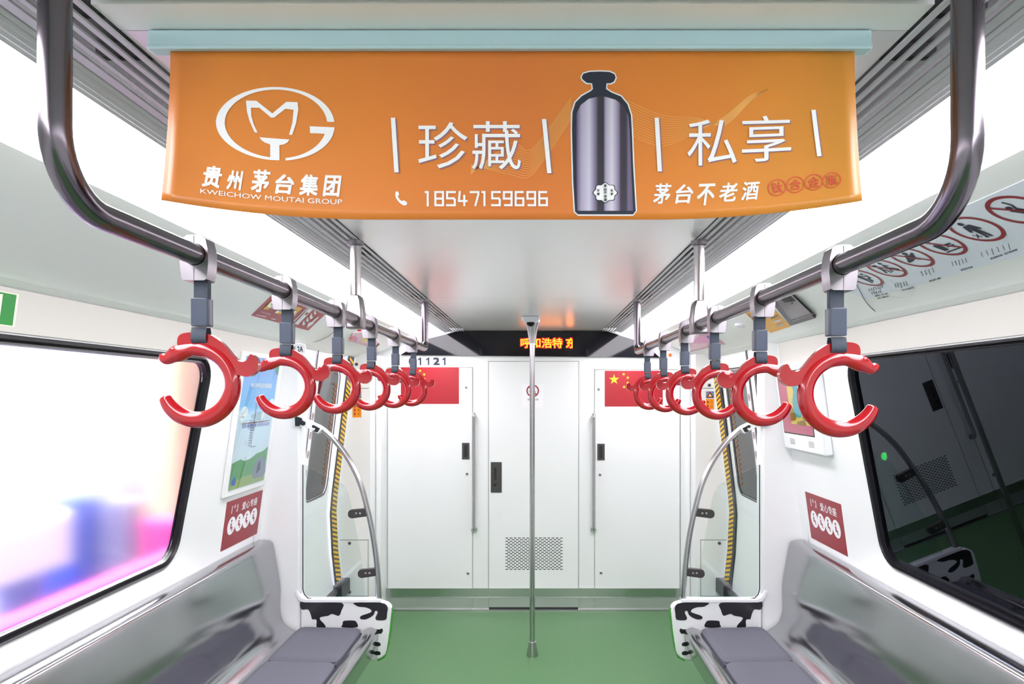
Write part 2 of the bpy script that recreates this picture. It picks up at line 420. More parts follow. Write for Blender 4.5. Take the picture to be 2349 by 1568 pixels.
# windows of the seating bay
for s, nm in ((-1, 'window_1'), (1, 'window_2')):
    root = bpy.data.objects.new(nm, None); COL.objects.link(root); root.location = (s*1.36, 1.9, .95); struct(root)
    root['label'] = 'large bay window with a thick black rubber surround, bright station outside' if s < 0 else 'large bay window looking into the dark tunnel'
    o_ = rrect(WIN['y0'], WIN['y1'], WIN['z0'], WIN['z1'], .10); fw = .042 if s < 0 else .03
    i_ = rrect(WIN['y0']+fw, WIN['y1']-fw, WIN['z0']+fw*.75, WIN['z1']-fw*.6, .075); n = len(o_)
    M = MB()
    def ring(A, oa, B, ob, m):
        M.add([(s*(wallx(z)+pd(z)+oa), y, z) for y, z in A]+[(s*(wallx(z)+pd(z)+ob), y, z) for y, z in B], [(k, (k+1) % n, n+(k+1) % n, n+k) for k in range(n)], m)
    mid = [((a[0]*.55+b[0]*.45), (a[1]*.55+b[1]*.45)) for a, b in zip(o_, i_)]
    mid2 = [((a[0]*.42+b[0]*.58), (a[1]*.42+b[1]*.58)) for a, b in zip(o_, i_)]
    ring(o_, .044, mid, .034, BLACK); ring(mid, .034, mid2, .046, BLACK); ring(mid2, .046, i_, .04, BLACK); ring(i_, .04, i_, .07, BLACK)
    M.build('window_frame', root)
    M = MB(); a, b = .056, .062
    M.prism([(s*(wallx(z)+pd(z)+a), y, z) for y, z in i_], (s*(b-a), 0, 0), HAZY if s < 0 else DARKPANE)
    M.build('window_pane', root, smooth=0)

# sliding doors between the glass screen and the end cabinets
def doorx(z):
    for (x0, z0), (x1, z1) in zip(DOOR, DOOR[1:]):
        if z1 <= z <= z0: return x0+(x1-x0)*(z-z0)/(z1-z0)
    return DOOR[-1][0]
for s, nm in ((-1, 'door_1'), (1, 'door_2')):
    root = bpy.data.objects.new(nm, None); COL.objects.link(root); root.location = (s*1.36, 4.04, 0); struct(root)
    root['label'] = 'pair of white sliding doors on the %s with dark windows' % ('left' if s < 0 else 'right')
    for ya, yb, wa, wb in ((3.42, 4.035, 3.58, 3.94), (4.05, 4.655, 4.14, 4.56)):
        hole = rrect(wa, wb, .985, 1.80, .07)
        M = MB()
        zs = [.82, .95, 1.3, 1.7, 1.905]
        ol = [(ya, z) for z in zs]+[(yb, z) for z in reversed(zs)]
        M.poly([(s*(doorx(z)+.012), y, z) for y, z in ol], WHITE, [[(s*(doorx(z)+.012), y, z) for y, z in hole]])
        M.sheet([(s*(x+.012), z) for x, z in DOOR[4:]], ya, yb, WHITE)
        lf = M.build('door_leaf', root)
        M = MB(); fr = rrect(wa-.012, wb+.012, .973, 1.812, .08); n = len(fr)
        M.add([(s*(doorx(z)+.009), y, z) for y, z in fr]+[(s*(doorx(z)+.013), y, z) for y, z in hole], [(k, (k+1) % n, n+(k+1) % n, n+k) for k in range(n)], BLACK)
        M.build('window_gasket', lf)
        M = MB().prism([(s*(doorx(z)+.016), y, z) for y, z in hole], (s*.006, 0, 0), DOOROUT)
        M.build('window_pane', lf, smooth=0)
        if ya > 4:                         # hazard strip's reflection painted as amber stripes on the far leaf's window
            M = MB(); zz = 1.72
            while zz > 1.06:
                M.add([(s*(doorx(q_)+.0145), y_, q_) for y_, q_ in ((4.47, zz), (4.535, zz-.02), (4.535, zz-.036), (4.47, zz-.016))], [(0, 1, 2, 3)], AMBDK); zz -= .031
            M.build('reflected_stripes', lf, smooth=0)
    M = MB(); seal = [(s*(x+.006), z) for x, z in DOOR]; M.sheet(seal, 4.034, 4.052, BLACK); M.build('door_seal', root)
    # hazard strip on the far jamb
    M = MB(); M.sheet([(s*(x-.004), z) for x, z in DOOR[:-2]]+[(s*(doorx(.3)-.004), .3)], 4.655, 4.80, BLACK)
    z = 1.90
    while z > .34:
        a = [(4.682, z), (4.798, z-.034), (4.798, z-.052), (4.682, z-.018)]
        M.add([(s*(doorx(q)-.0055), y, q) for y, q in a], [(0, 1, 2, 3)], YELLOW); z -= .031
    M.build('hazard_strip', root)
    M = MB().box(min(s*1.30, s*1.36), max(s*1.30, s*1.36), 4.63, 4.84, .24, .34, BLACK); M.build('stop_block', root, bevel=.006)
    M = MB().tube([(s*1.345, 3.6, .30), (s*1.34, 4.64, .30)], .022, DARKST); M.build('bottom_guide_bar', root)
    # prohibition sticker strip next to the meeting edge
    M = MB(); off = -.003
    def dp(y, z, o=0): return (s*(doorx(z)+.009-o), y, z)
    M.poly([dp(4.06, .97), dp(4.12, .97), dp(4.12, 1.83), dp(4.06, 1.83)], PRINTW)
    for k in range(7):
        zc = 1.74-k*.115
        ci = [(4.09+.022*math.cos(q), zc+.022*math.sin(q)) for q in [2*PI*j/20 for j in range(20)]]
        cj = [(4.09+.017*math.cos(q), zc+.017*math.sin(q)) for q in [2*PI*j/20 for j in range(20)]]
        M.poly([dp(y, z, .001) for y, z in ci], PROHIB, [[dp(y, z, .001) for y, z in cj]])
        M.poly([dp(4.084, zc-.011, .0012), dp(4.096, zc-.011, .0012), dp(4.096, zc+.011, .0012), dp(4.084, zc+.011, .0012)], INK)
    tag(M.build('prohibition_sticker'), 'narrow white strip of small prohibition circles on the %s side sliding door' % WS[s], 'sticker', 'door stickers')

# ------------------------------------------------------------------ end wall: doors, cabinets, kick plate
def gapline(M, u0, v0, u1, v1, t=1.1):
    for q in ((u0-t, v0-t, u1+t, v0), (u0-t, v0, u0, v1), (u1, v0, u1+t, v1)):
        M.add(rectq(EW, *q, .0008), [(0, 1, 2, 3)], GAP)
def leaf(nm, u0, v0, u1, v1, label):
    root = bpy.data.objects.new(nm, None); COL.objects.link(root); root.location = EW((u0+u1)/2, v1); struct(root, label)
    a, b = EW(u0+1, v1), EW(u1-1, v0)
    MB().box(a.x, b.x, YE-.006, YE, a.z, b.z, WHITE).build('panel', root, bevel=.0025)
    M = MB(); gapline(M, u0, v0, u1, v1); M.build('panel_joint', root)
    return root
dc = leaf('door_3', 1121, 829, 1327, 1388, 'white flush centre door in the end wall with a slotted vent')
dl = leaf('door_4', 889, 843, 1084, 1388, 'white flush cabinet door left of the centre door')
dr = leaf('door_5', 1364, 848, 1560, 1388, 'white flush cabinet door right of the centre door')
def plate(root, nm, u0, v0, u1, v1, m, th, bev=.002, y=.006):
    a, b = EW(u0, v1), EW(u1, v0)
    return MB().box(a.x, b.x, YE-y-th, YE-y, a.z, b.z, m).build(nm, root, bevel=bev)
for root, u0, v0, u1, v1 in ((dl, 1060, 1015, 1077, 1053), (dr, 1370, 1017, 1387, 1055)):
    h = plate(root, 'recessed_pull', u0, v0, u1, v1, DARKST, .004)
    M = MB(); cu, v_a, v_b = (u0+u1)/2, v0+8, v1-8
    pts = [(cu+4*math.cos(a), (v_a if a > PI else v_b)+4*math.sin(a)) for a in [2*PI*k/20 for k in range(20)]]
    M.poly([EW(a, b, .0108) for a, b in pts], BLACK); M.build('finger_slot', h)
h = plate(dc, 'lock_plate', 1126, 1059, 1151, 1129, DARKST, .004)
M = MB(); M.add(rectq(EW, 1133, 1072, 1139, 1100, .0108), [(0, 1, 2, 3)], BLACK); M.build('finger_slot', h)
MB().lathe(EW(1135.5, 1110.5, .010), [(.013, 0), (.013, -.004), (.006, -.006), (0, -.006)], BLACK, 'Y', 16).build('keyhole', h)
for root, pts in ((dl, ((1069, 888), (1071, 1086), (1073.5, 1314))), (dr, ((1373.4, 892), (1376.5, 1088), (1378.6, 1313)))):
    for a, b in pts:
        k = MB().lathe(EW(a, b, .006), [(.012, 0), (.012, -.003), (.008, -.006), (0, -.006)], STEEL, 'Y', 18).build('lock', root)
        MB().lathe(EW(a, b, .012), [(.005, 0), (.005, -.0006), (0, -.0006)], BLACK, 'Y', 10).build('keyhole', k)
M = MB()
for r in range(21):
    n = 14 if r % 2 == 0 else 13
    for k in range(n):
        u = 1162.5+(k+(0 if r % 2 == 0 else .5))*9.63; v = 1233.5+r*3.59
        M.add(rectq(EW, u-3, v-.9, u+3, v+.9, .0068), [(0, 1, 2, 3)], BLACK)
g = M.build('vent_slots', dc, smooth=0); g['kind'] = 'stuff'
M = MB(); a = EW(866, 1396); b = EW(1584, 1348)
M.box(a.x, b.x, YE-.012, YE, .1, b.z, KICK); M.box(a.x, b.x, YE-.014, YE, .0, .1, mat('kick_satin', (196, 200, 198), .42, .8))
for q in (889, 1084, 1121, 1327, 1364, 1560):
    c = EW(q, 1390); M.box(c.x-.002, c.x+.002, YE-.0145, YE-.012, .012, b.z, STEEL)
M.box(a.x, b.x, YE-.016, YE-.012, .098, .101, STEEL); M.box(a.x, b.x, YE-.03, YE-.012, 0, .012, STEEL)
c, d = EW(1122, 1390), EW(1326, 1390); M.box(c.x, d.x, YE-.0148, YE-.012, .012, .026, BLACK)
struct(M.build('baseboard_end', smooth=0))
for u, v0, v1, lb in ((1088, 945, 1218, 'left'), (1361, 947, 1218, 'right')):
    a, b = EW(u, v0), EW(u, v1); y = YE-.05
    M = MB()
    pth = smooth_pts([(a.x, YE-.004, a.z-.03), (a.x, YE-.03, a.z-.012), (a.x, y, a.z-.045), (a.x, y, a.z-.1), (a.x, y, b.z+.1), (a.x, y, b.z+.05), (a.x, YE-.03, b.z+.012), (a.x, YE-.004, b.z+.012)], 6)
    root = thing('grab_bar', 'tall vertical steel grab bar beside the centre door, %s side' % ('bright window' if lb == 'left' else 'dark window'), 'grab bar', (a.x, YE, b.z), 'end wall grab bars')
    MB().tube(pth, .0135, STEEL, 14).build('bar', root)
    MB().lathe((a.x, YE-.001, b.z+.012), [(.022, 0), (.022, -.006), (.0, -.006)], STEEL, 'Y', 18).build('end_flange', root)

# black glass valance with the running LED text
M = MB()
top = [(1018, 768), (1062, 757), (1224, 757), (1382, 757), (1424, 770)]
pts = [(920, 814), (981, 777)]+top+[(1473, 785), (1513, 820)]
M.prism([EW(u, v, .0) for u, v in pts], (0, -.02, 0), GLOSSBLK)
led = thing('destination_display', 'glossy black panel over the end wall with scrolling yellow characters', 'display', EW(1216, 816))
M.build('panel', led, smooth=0)
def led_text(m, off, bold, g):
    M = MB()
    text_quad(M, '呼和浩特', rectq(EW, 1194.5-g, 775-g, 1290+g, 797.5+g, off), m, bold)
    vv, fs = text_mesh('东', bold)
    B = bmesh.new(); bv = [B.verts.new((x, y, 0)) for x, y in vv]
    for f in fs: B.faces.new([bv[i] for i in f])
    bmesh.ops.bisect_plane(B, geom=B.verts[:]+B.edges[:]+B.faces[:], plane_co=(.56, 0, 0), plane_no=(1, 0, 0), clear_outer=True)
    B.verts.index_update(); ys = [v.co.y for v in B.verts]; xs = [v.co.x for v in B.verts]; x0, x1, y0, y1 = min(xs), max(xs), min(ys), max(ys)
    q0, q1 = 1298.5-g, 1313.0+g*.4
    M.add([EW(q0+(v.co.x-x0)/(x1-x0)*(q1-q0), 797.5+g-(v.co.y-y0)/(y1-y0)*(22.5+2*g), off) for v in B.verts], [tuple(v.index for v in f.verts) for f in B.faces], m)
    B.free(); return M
led_text(LEDR, .0206, .07, 1.6).build('led_red_halo', led, smooth=0)  # wider red letters stand in for the glow around the characters
led_text(LEDY, .0214, .008, 0).build('led_lettering', led, smooth=0)

# flags, number, stickers on the end wall
def flag(u0, v0, u1, v1, stars, label):
    M = MB(); a, b = EW(u0, v1), EW(u1, v0)
    M.box(a.x, b.x, YE-.0072, YE-.006, a.z, b.z, FLAGRED)
    for x, y, r, t in stars: M.poly([EW(p, q, .0076) for p, q in star(x, y, r, t)], STARY)
    tag(M.build('flag_sticker', smooth=0), label, 'flag', 'flags on the end wall')
flag(920, 842, 1053, 926, [(941, 862, 12, -PI/2), (963.6, 850, 4, -1.2), (973, 858.5, 4, -1.0), (973.5, 869, 4, -1.4), (964.5, 878, 4, -1.1)], 'red flag with yellow stars on the cabinet door below the car number 01121')
flag(1387, 850, 1520, 932, [(1408.7, 870, 12, -PI/2), (1430.7, 857.7, 4, -1.2), (1440, 866, 4, -1.0), (1440, 877.5, 4, -1.4), (1431.6, 887, 4, -1.1)], 'red flag with one big and four small yellow stars, without a number above it')
root = thing('car_number', 'dark blue car number 01121 above the flag with the hidden big star', 'number', EW(983, 837))
for k, ch in enumerate('01121'):
    u0 = 937.5+k*18.6; M = MB()
    if ch == '1': M.poly([EW(u0+a, b, .0012) for a, b in ((6.5, 837), (6.5, 824.5), (2.5, 827), (2.5, 823.6), (7.5, 819.5), (10.2, 819.5), (10.2, 837))], NAVY)
    else: text_quad(M, ch, rectq(EW, u0, 819.5, u0+15.5, 837, .0012), NAVY, .045)
    M.build('digit', root, smooth=0)
M = MB()
text_quad(M, '中车长春轨道客车股份有限公司', rectq(EW, 1428, 834, 1472, 837, .0012), STV)
M.poly([EW(u, v, .0012) for u, v in circ(1447, 829, 4, 16)], PINK, [[EW(u, v, .0012) for u, v in circ(1447, 829, 3, 16)]])
tag(M.build('maker_mark', smooth=0), 'tiny pink ring mark with a faint caption above the fully starred flag', 'mark')
def no_sign(M, cen, R, fn, off, th=.16):
    M.poly([fn(u, v, off) for u, v in circ(*cen, R)], PROHIB, [[fn(u, v, off) for u, v in circ(*cen, R*(1-th*1.3))]])
M = MB(); a, b = EW(1198, 934), EW(1246, 880)
M.box(a.x, b.x, YE-.0068, YE-.006, a.z, b.z, PRINTW)
no_sign(M, (1222, 896), 14.5, EW, .0074)
M.poly([EW(u, v, .0076) for u, v in stroke([(1212.5, 886), (1231.5, 906)], 3)], PROHIB)
M.poly([EW(u, v, .0074) for u, v in ((1214, 896), (1228, 896), (1228, 899), (1214, 899))], INK)
text_quad(M, '禁止吸烟', rectq(EW, 1210, 914, 1235, 918, .0074), INK)
tag(M.build('no_smoking_sign', smooth=0), 'white no smoking sticker with red ring on the centre door', 'sign')
for s, u0, u1 in ((-1, 808.5, 829), (1, 1619.5, 1638)):
    M = MB(); fn = lambda u, v, o: P(u, v, 4.85-o)
    M.add(rectq(fn, u0, 897, u1, 913, .0012), [(0, 1, 2, 3)], STG)
    c = (u0+u1)/2
    M.poly([fn(u, v, .0016) for u, v in ((c-8.5, 911.5), (c+8.5, 911.5), (c, 898))], BLACK); M.poly([fn(u, v, .002) for u, v in ((c-5.5, 909.8), (c+5.5, 909.8), (c, 901))], ORANGE)
    M.poly([fn(u, v, .0024) for u, v in ((c-2.5, 908), (c+2.5, 908), (c, 903))], PRINTW)
    M.add(rectq(fn, u0, 914.5, u1, 957, .0012), [(0, 1, 2, 3)], ORANGE)
    for k, ch in enumerate('小心夹手'): text_quad(M, ch, rectq(fn, c+1.5, 918+k*9.4, c+7, 924.5+k*9.4, .002), SIGNRED)
    for k in range(4): M.add(rectq(fn, c-6.5, 919+k*9, c-3.5, 925+k*9, .002), [(0, 1, 2, 3)], SIGNRED)
    tag(M.build('pinch_warning_sticker', smooth=0), 'orange pinch warning sticker beside the hazard strip on the bright window side' if s < 0 else 'orange pinch warning sticker beside the hazard strip on the dark window side', 'sticker', 'pinch warnings')
M = MB(); fn = lambda u, v, o: P(u, v, 3.5-o)
M.add(rectq(fn, 658, 789, 700, 812, .0012), [(0, 1, 2, 3)], PRINTW); text_quad(M, '121 2A', rectq(fn, 664, 794, 695, 807, .002), INK, .02)
tag(M.build('door_number_label', smooth=0), 'small white label reading 121 2A on the pillar by the route map poster', 'label')

# ------------------------------------------------------------------ ceiling lights and air grilles
for s, side in ((-1, 'left'), (1, 'right')):
    root = thing('ceiling_light', 'long glowing white ceiling light strip on the %s side' % WS[s], 'light', (s*.78, 1.4, 2.08), 'ceiling light strips')
    prof = [(.673, 2.112), (.884, 2.079), (.884, 2.11), (.673, 2.14)]
    MB().extrude([(s*x, z) for x, z in prof], Y0+.02, YE-.01, STRIPM).build('diffuser', root, smooth=0)
    MB().extrude([(s*x, z) for x, z in ((.884, 2.0795), (.888, 2.0765), (.888, 2.12), (.884, 2.12))], Y0+.02, YE-.01, PRINTW).build('edge_trim', root, smooth=0)
    root = thing('air_grille', 'slotted grey air grille beside the light strip on the %s side' % WS[s], 'grille', (s*.6, 1.4, 2.11), 'ceiling air grilles')
    MB().box(min(s*CW, s*.672), max(s*CW, s*.672), Y0+.02, YE-.01, 2.146, 2.156, ROOF).build('backing', root, smooth=0)
    x = CW+.0025
    for k in range(5):
        M = MB(); wd = .0085 if k < 4 else .016; x_ = x+.0125
        if k == 0: x_ = x
        M.box(min(s*x_, s*(x_+wd)), max(s*x_, s*(x_+wd)), Y0+.02, YE-.01, 2.118, 2.1215, SLAT)
        M.build('slat', root, smooth=0); x = x_+wd
    x += .001
    stp = (.671-x)/5
    for k in range(5):
        a = x+k*stp; zt = 2.119-k*.0022
        pr = [(a+.0042, zt+.003), (a+.0042, zt), (a+stp, zt-.0035), (a+stp, zt-.0005)]
        MB().extrude([(s*p, q) for p, q in pr], Y0+.02, YE-.01, LOUV).build('louvre', root, smooth=0)
    for k, yy in enumerate((.86, .97, 2.35, 3.39, 4.2)):
        MB().box(min(s*(CW+.004), s*.6), max(s*(CW+.004), s*.6), yy, yy+.012, 2.126, 2.146, ROOF).build('cross_bar', root, smooth=0)

# ------------------------------------------------------------------ advertising banner
BY = 0.90
def bz(x, z):
    s_ = max(0, (abs(x)-.18)/.272)**2; t = max(0, min(1, (2.098-z)/.222)); return s_*t**1.6
def BP(u, v, off=0.0):
    p = P(u, v, BY); d = bz(p.x, p.z)
    return Vector((p.x, BY-.022*d-off, p.z+.019*d))
root = thing('advertising_banner', 'orange printed advertising banner hanging from a grey bar under the ceiling', 'banner', (0, BY, 1.88))
M = MB().box(-.482, .470, BY-.006, BY+.012, 2.098, 2.1235, BAR); M.box(-.482, .470, BY-.009, BY+.0, 2.0975, 2.103, BAR)
M.build('hanger_bar', root, bevel=.0015)
M = MB(); NX, NZ = 56, 18; vv = []
for j in range(NZ+1):
    for i in range(NX+1):
        x = -.455+i*.905/NX; z = 2.10-.2245*j/NZ; d = bz(x, z)
        vv.append((x, BY-.022*d, z+.019*d))
M.add(vv, [(j*(NX+1)+i, j*(NX+1)+i+1, (j+1)*(NX+1)+i+1, (j+1)*(NX+1)+i) for j in range(NZ) for i in range(NX)], BANNER)
sheet = M.build('printed_sheet', root, smooth=60)
md = sheet.modifiers.new('thickness', 'SOLIDIFY'); md.thickness = .0008; md.offset = 0
def bcut(pts2, fs, m, M, off):
    """lay a flat 2-D mesh (px) on the curled sheet, sliced so it follows the bend"""
    B = bmesh.new(); bv = [B.verts.new((x, y, 0)) for x, y in pts2]
    for f in fs:
        try: B.faces.new([bv[i] for i in f])
        except ValueError: pass
    for ax, lo, hi, st in ((0, 360, 2000, 25), (1, 110, 520, 25)):
        for q in range(lo, hi, st):
            xs = [v.co[ax] for v in B.verts]
            if xs and min(xs) < q < max(xs):
                no = (1, 0, 0) if ax == 0 else (0, 1, 0); co = (q, 0, 0) if ax == 0 else (0, q, 0)
                bmesh.ops.bisect_plane(B, geom=B.verts[:]+B.edges[:]+B.faces[:], plane_co=co, plane_no=no)
    B.verts.index_update()
    M.add([BP(v.co.x, v.co.y, off) for v in B.verts], [tuple(v.index for v in f.verts) for f in B.faces], m); B.free()
def bpoly(pts, m, M, off=.0012, holes=()):
    loops = [[Vector((x, y, 0)) for x, y in pts]]+[[Vector((x, y, 0)) for x, y in h] for h in holes]
    bcut([(p.x, p.y) for l in loops for p in l], [tuple(t) for t in tessellate_polygon(loops)], m, M, off)
def btext(body, u0, v0, u1, v1, m, M, bold=0.0, shear=0.0, spacing=1.0, tilt=0.0, off=.0012):
    vv, fs = text_mesh(body, bold, shear, spacing); xs, ys = zip(*vv); x0, x1, y0, y1 = min(xs), max(xs), min(ys), max(ys)
    pp = [(u0+(x-x0)/(x1-x0)*(u1-u0), v1-(y-y0)/(y1-y0)*(v1-v0)+tilt*(x-x0)/(x1-x0)) for x, y in vv]
    n = len(vv)//5 if bold > 0 else len(vv); nf = len(fs)//5 if bold > 0 else len(fs)
    for k in range(len(vv)//n): bcut(pp[k*n:(k+1)*n], [tuple(i-k*n for i in f) for f in fs[k*nf:(k+1)*nf]], m, M, off+.00006*k)
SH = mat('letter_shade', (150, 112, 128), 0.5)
# emblem
M = MB(); K = lambda pts: [(480+x/5.06, 184+y/5.06) for x, y in pts]      # emblem traced in its own grid
def arc(cx, cy, rx, ry, a0, a1, n=40): return [(cx+rx*math.cos(a0+(a1-a0)*k/n), cy+ry*math.sin(a0+(a1-a0)*k/n)) for k in range(n+1)]
R_ = math.radians
outer = arc(780, 525, 680, 437, R_(-4), R_(-274)+0*R_(0), 60)[:0]
big = arc(778, 525, 680, 437, R_(-4.5), R_(-266), 60); small = arc(786, 525, 588, 406, R_(-5), R_(-263), 60)
bpoly(K(big+[(830, 960), (722, 930)]+small[::-1]), PRINTW, M)
gb = arc(778, 540, 680, 425, R_(2), R_(80), 26); gs = arc(770, 540, 590, 398, R_(12), R_(77), 26)
bpoly(K([(1172, 545), (1458, 553)]+gb[1:]+[(896, 960), (896, 932)]+gs[::-1]+[(1357, 630), (1175, 626)]), PRINTW, M)
bpoly(K([(435, 255), (555, 255), (740, 402), (900, 262), (1030, 265), (1040, 350), (1015, 510), (970, 652), (935, 650), (972, 510), (985, 355), (890, 345), (760, 452), (725, 452), (590, 338), (495, 340), (500, 440), (530, 545), (575, 637), (540, 636), (480, 500), (448, 385)]), PRINTW, M)
bpoly(K([(596, 693), (942, 708), (915, 745), (875, 768), (825, 778), (829, 960), (722, 955), (720, 775), (660, 755), (620, 728)]), PRINTW, M)
M.build('emblem_print', sheet, smooth=0)
M = MB()
tops = [402, 409, 402, 410, 408, 408]
for k, ch in enumerate('贵州茅台集团'):
    c0 = 474+k*53.5; btext(ch, c0, tops[k]-4, c0+(43 if k != 1 else 36), 453, PRINTW, M, .028, .16)
btext('KWEICHOW MOUTAI GROUP', 472, 459, 786, 470.5, PRINTW, M, .004)
M.build('company_lettering', sheet, smooth=0)
M = None
for ch, u0, u1, v0, v1 in (('珍', 960, 1073, 281, 387), ('藏', 1083, 1195, 279, 389), ('私', 1576, 1688, 276, 382), ('享', 1700, 1811, 270, 378)):
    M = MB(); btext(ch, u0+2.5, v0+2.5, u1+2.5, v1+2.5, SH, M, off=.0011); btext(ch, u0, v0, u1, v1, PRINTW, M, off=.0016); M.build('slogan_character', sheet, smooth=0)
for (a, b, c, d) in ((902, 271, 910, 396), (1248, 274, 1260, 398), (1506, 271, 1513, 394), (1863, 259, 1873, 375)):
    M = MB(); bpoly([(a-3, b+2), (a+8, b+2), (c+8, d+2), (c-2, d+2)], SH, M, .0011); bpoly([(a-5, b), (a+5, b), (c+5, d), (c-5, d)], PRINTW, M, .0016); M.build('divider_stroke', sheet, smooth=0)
# phone number in square digits
SEG = {'1': [[(0, 0), (.45, 0), (.45, 1)]], '8': [[(0, 0), (1, 0), (1, .5), (0, .5), (0, 0)], [(0, .5), (0, 1), (1, 1), (1, .5)]], '5': [[(1, 0), (0, 0), (0, .48), (.85, .48), (1, .6), (1, 1), (0, 1)]],
       '4': [[(.1, 0), (0, .68), (1, .68)], [(.7, .3), (.7, 1)]], '7': [[(0, 0), (1, 0), (1, .15), (.62, 1)]], '9': [[(1, .5), (0, .5), (0, 0), (1, 0), (1, 1), (.15, 1)]], '6': [[(.9, 0), (0, 0), (0, 1), (1, 1), (1, .48), (0, .48)]]}
M = MB(); x = 977; lay = 0
for ch in '18547159696':
    wd = 10 if ch == '1' else 17.5
    for ln in SEG[ch]:
        for a, b in zip(ln, ln[1:]):
            p, q = (x+a[0]*wd, 441+a[1]*30), (x+b[0]*wd, 441+b[1]*30)
            d = math.hypot(q[0]-p[0], q[1]-p[1]); ex, ey = (q[0]-p[0])/d*2.4, (q[1]-p[1])/d*2.4
            bpoly(stroke([(p[0]-ex, p[1]-ey), (q[0]+ex, q[1]+ey)], 4.8), PRINTW, M, .0012+.00005*(lay % 6)); lay += 1
    x += wd+9.5 if ch != '1' else 22
M.build('telephone_lettering', sheet, smooth=0); M = MB()
bpoly(smooth_pts([(908, 441), (913, 440), (916, 447), (913, 451), (921, 461), (927, 460), (934, 465), (933, 470), (925, 471), (914, 462), (908, 452)], 4, True), PRINTW, M)
M.build('telephone_icon', sheet, smooth=0)
M = MB()
for k, ch in enumerate('茅台不老酒'):
    c0 = 1498+k*50; btext(ch, c0, 421+(3 if k else 0), c0+42, 468+(0 if k != 2 else 6), PRINTW, M, .02, .18)
M.build('drink_name_lettering', sheet, smooth=0)
RR = mat('seal_red', (214, 84, 54), 0.4)
M = MB()
for (cx, cy), ch in zip(((1778, 443), (1818.5, 440), (1859, 438), (1898, 438)), '钛合金瓶'):
    bpoly(circ(cx, cy, 20.5), RR, M, .0012, [circ(cx, cy, 18.2)]); btext(ch, cx-12.5, cy-13, cx+12.5, cy+13, RR, M, .012)
M.build('round_seals', sheet, smooth=0)
# fine wave lines
WV = mat('wave_gold', (240, 172, 92), 0.45); M = MB()
for k in range(13):
    t = k/12
    pts = smooth_pts([(1080, 400-22*t), (1170, 330+70*t), (1215, 345+60*t), (1262, 290+55*t), (1310, 225+50*t)], 6); bpoly(stroke(pts, 1.2), WV, M, .0008)
    pts = smooth_pts([(1440, 232+75*t), (1520, 265+70*t), (1600, 272+30*t), (1660, 290-20*t), (1720, 235-14*t), (1760, 205+4*t)], 6); bpoly(stroke(pts, 1.2), WV, M, .0008)
M.build('wave_pattern', sheet, smooth=0)
# printed bottle
M = MB()
body = [(1337, 184), (1334, 178), (1338, 170), (1352, 166), (1376, 165), (1398, 166), (1409, 171), (1412, 179), (1408, 188), (1400, 192), (1391, 192), (1390, 205), (1402, 213), (1424, 222), (1439, 240), (1447, 265), (1449, 300), (1452, 380), (1458, 484), (1452, 492), (1326, 492), (1319, 486), (1315, 420), (1312, 300), (1313, 258), (1320, 236), (1335, 221), (1355, 210), (1360, 205), (1358, 192), (1346, 191)]
def grow(pts, d):
    n = len(pts); out = []
    for i in range(n):
        a, b = pts[i-1], pts[(i+1) % n]; dx, dy = b[0]-a[0], b[1]-a[1]; l = math.hypot(dx, dy); out.append((pts[i][0]+dy/l*d, pts[i][1]-dx/l*d))
    return out
bpoly(grow(body, 3.2), PRINTW, M, .0010); bo = M.build('bottle_outline', sheet, smooth=0)
M = MB(); bpoly(body, INK, M, .0014)
bot = M.build('bottle_print', sheet, smooth=0)
M = MB()
barrel = [(1322, 262), (1332, 242), (1350, 228), (1380, 221), (1412, 230), (1430, 244), (1441, 266), (1444, 300), (1452, 484), (1324, 484), (1318, 300)]
LP = BP(1313, 480).x
bpoly(barrel, BOTTLE, M, .0018)
o = M.build('bottle_shine', sheet, smooth=0)
for v in o.data.vertices: v.co.x -= LP
o.location.x += LP
M = MB(); cx, cy = 1388, 443
sc = [(cx+(27+2.2*math.cos(8*a))*math.cos(a), cy+(22+2*math.cos(8*a))*math.sin(a)) for a in [2*PI*k/64 for k in range(64)]]
bpoly(sc, INK, M, .0022); bpoly([(cx+(x-cx)*.92, cy+(y-cy)*.92) for x, y in sc], PRINTW, M, .0025)
for k, ch in enumerate('茅台不老酒'): btext(ch, 1384, 424+k*8, 1392, 431+k*8, INK, M, .02, off=.0028)
for k, ch in enumerate('珍藏'): btext(ch, 1369, 435+k*8, 1375, 441+k*8, INK, M, .02, off=.0028)
for k, ch in enumerate('私享'): btext(ch, 1400, 435+k*8, 1406, 441+k*8, INK, M, .02, off=.0028)
M.build('bottle_label', sheet, smooth=0)

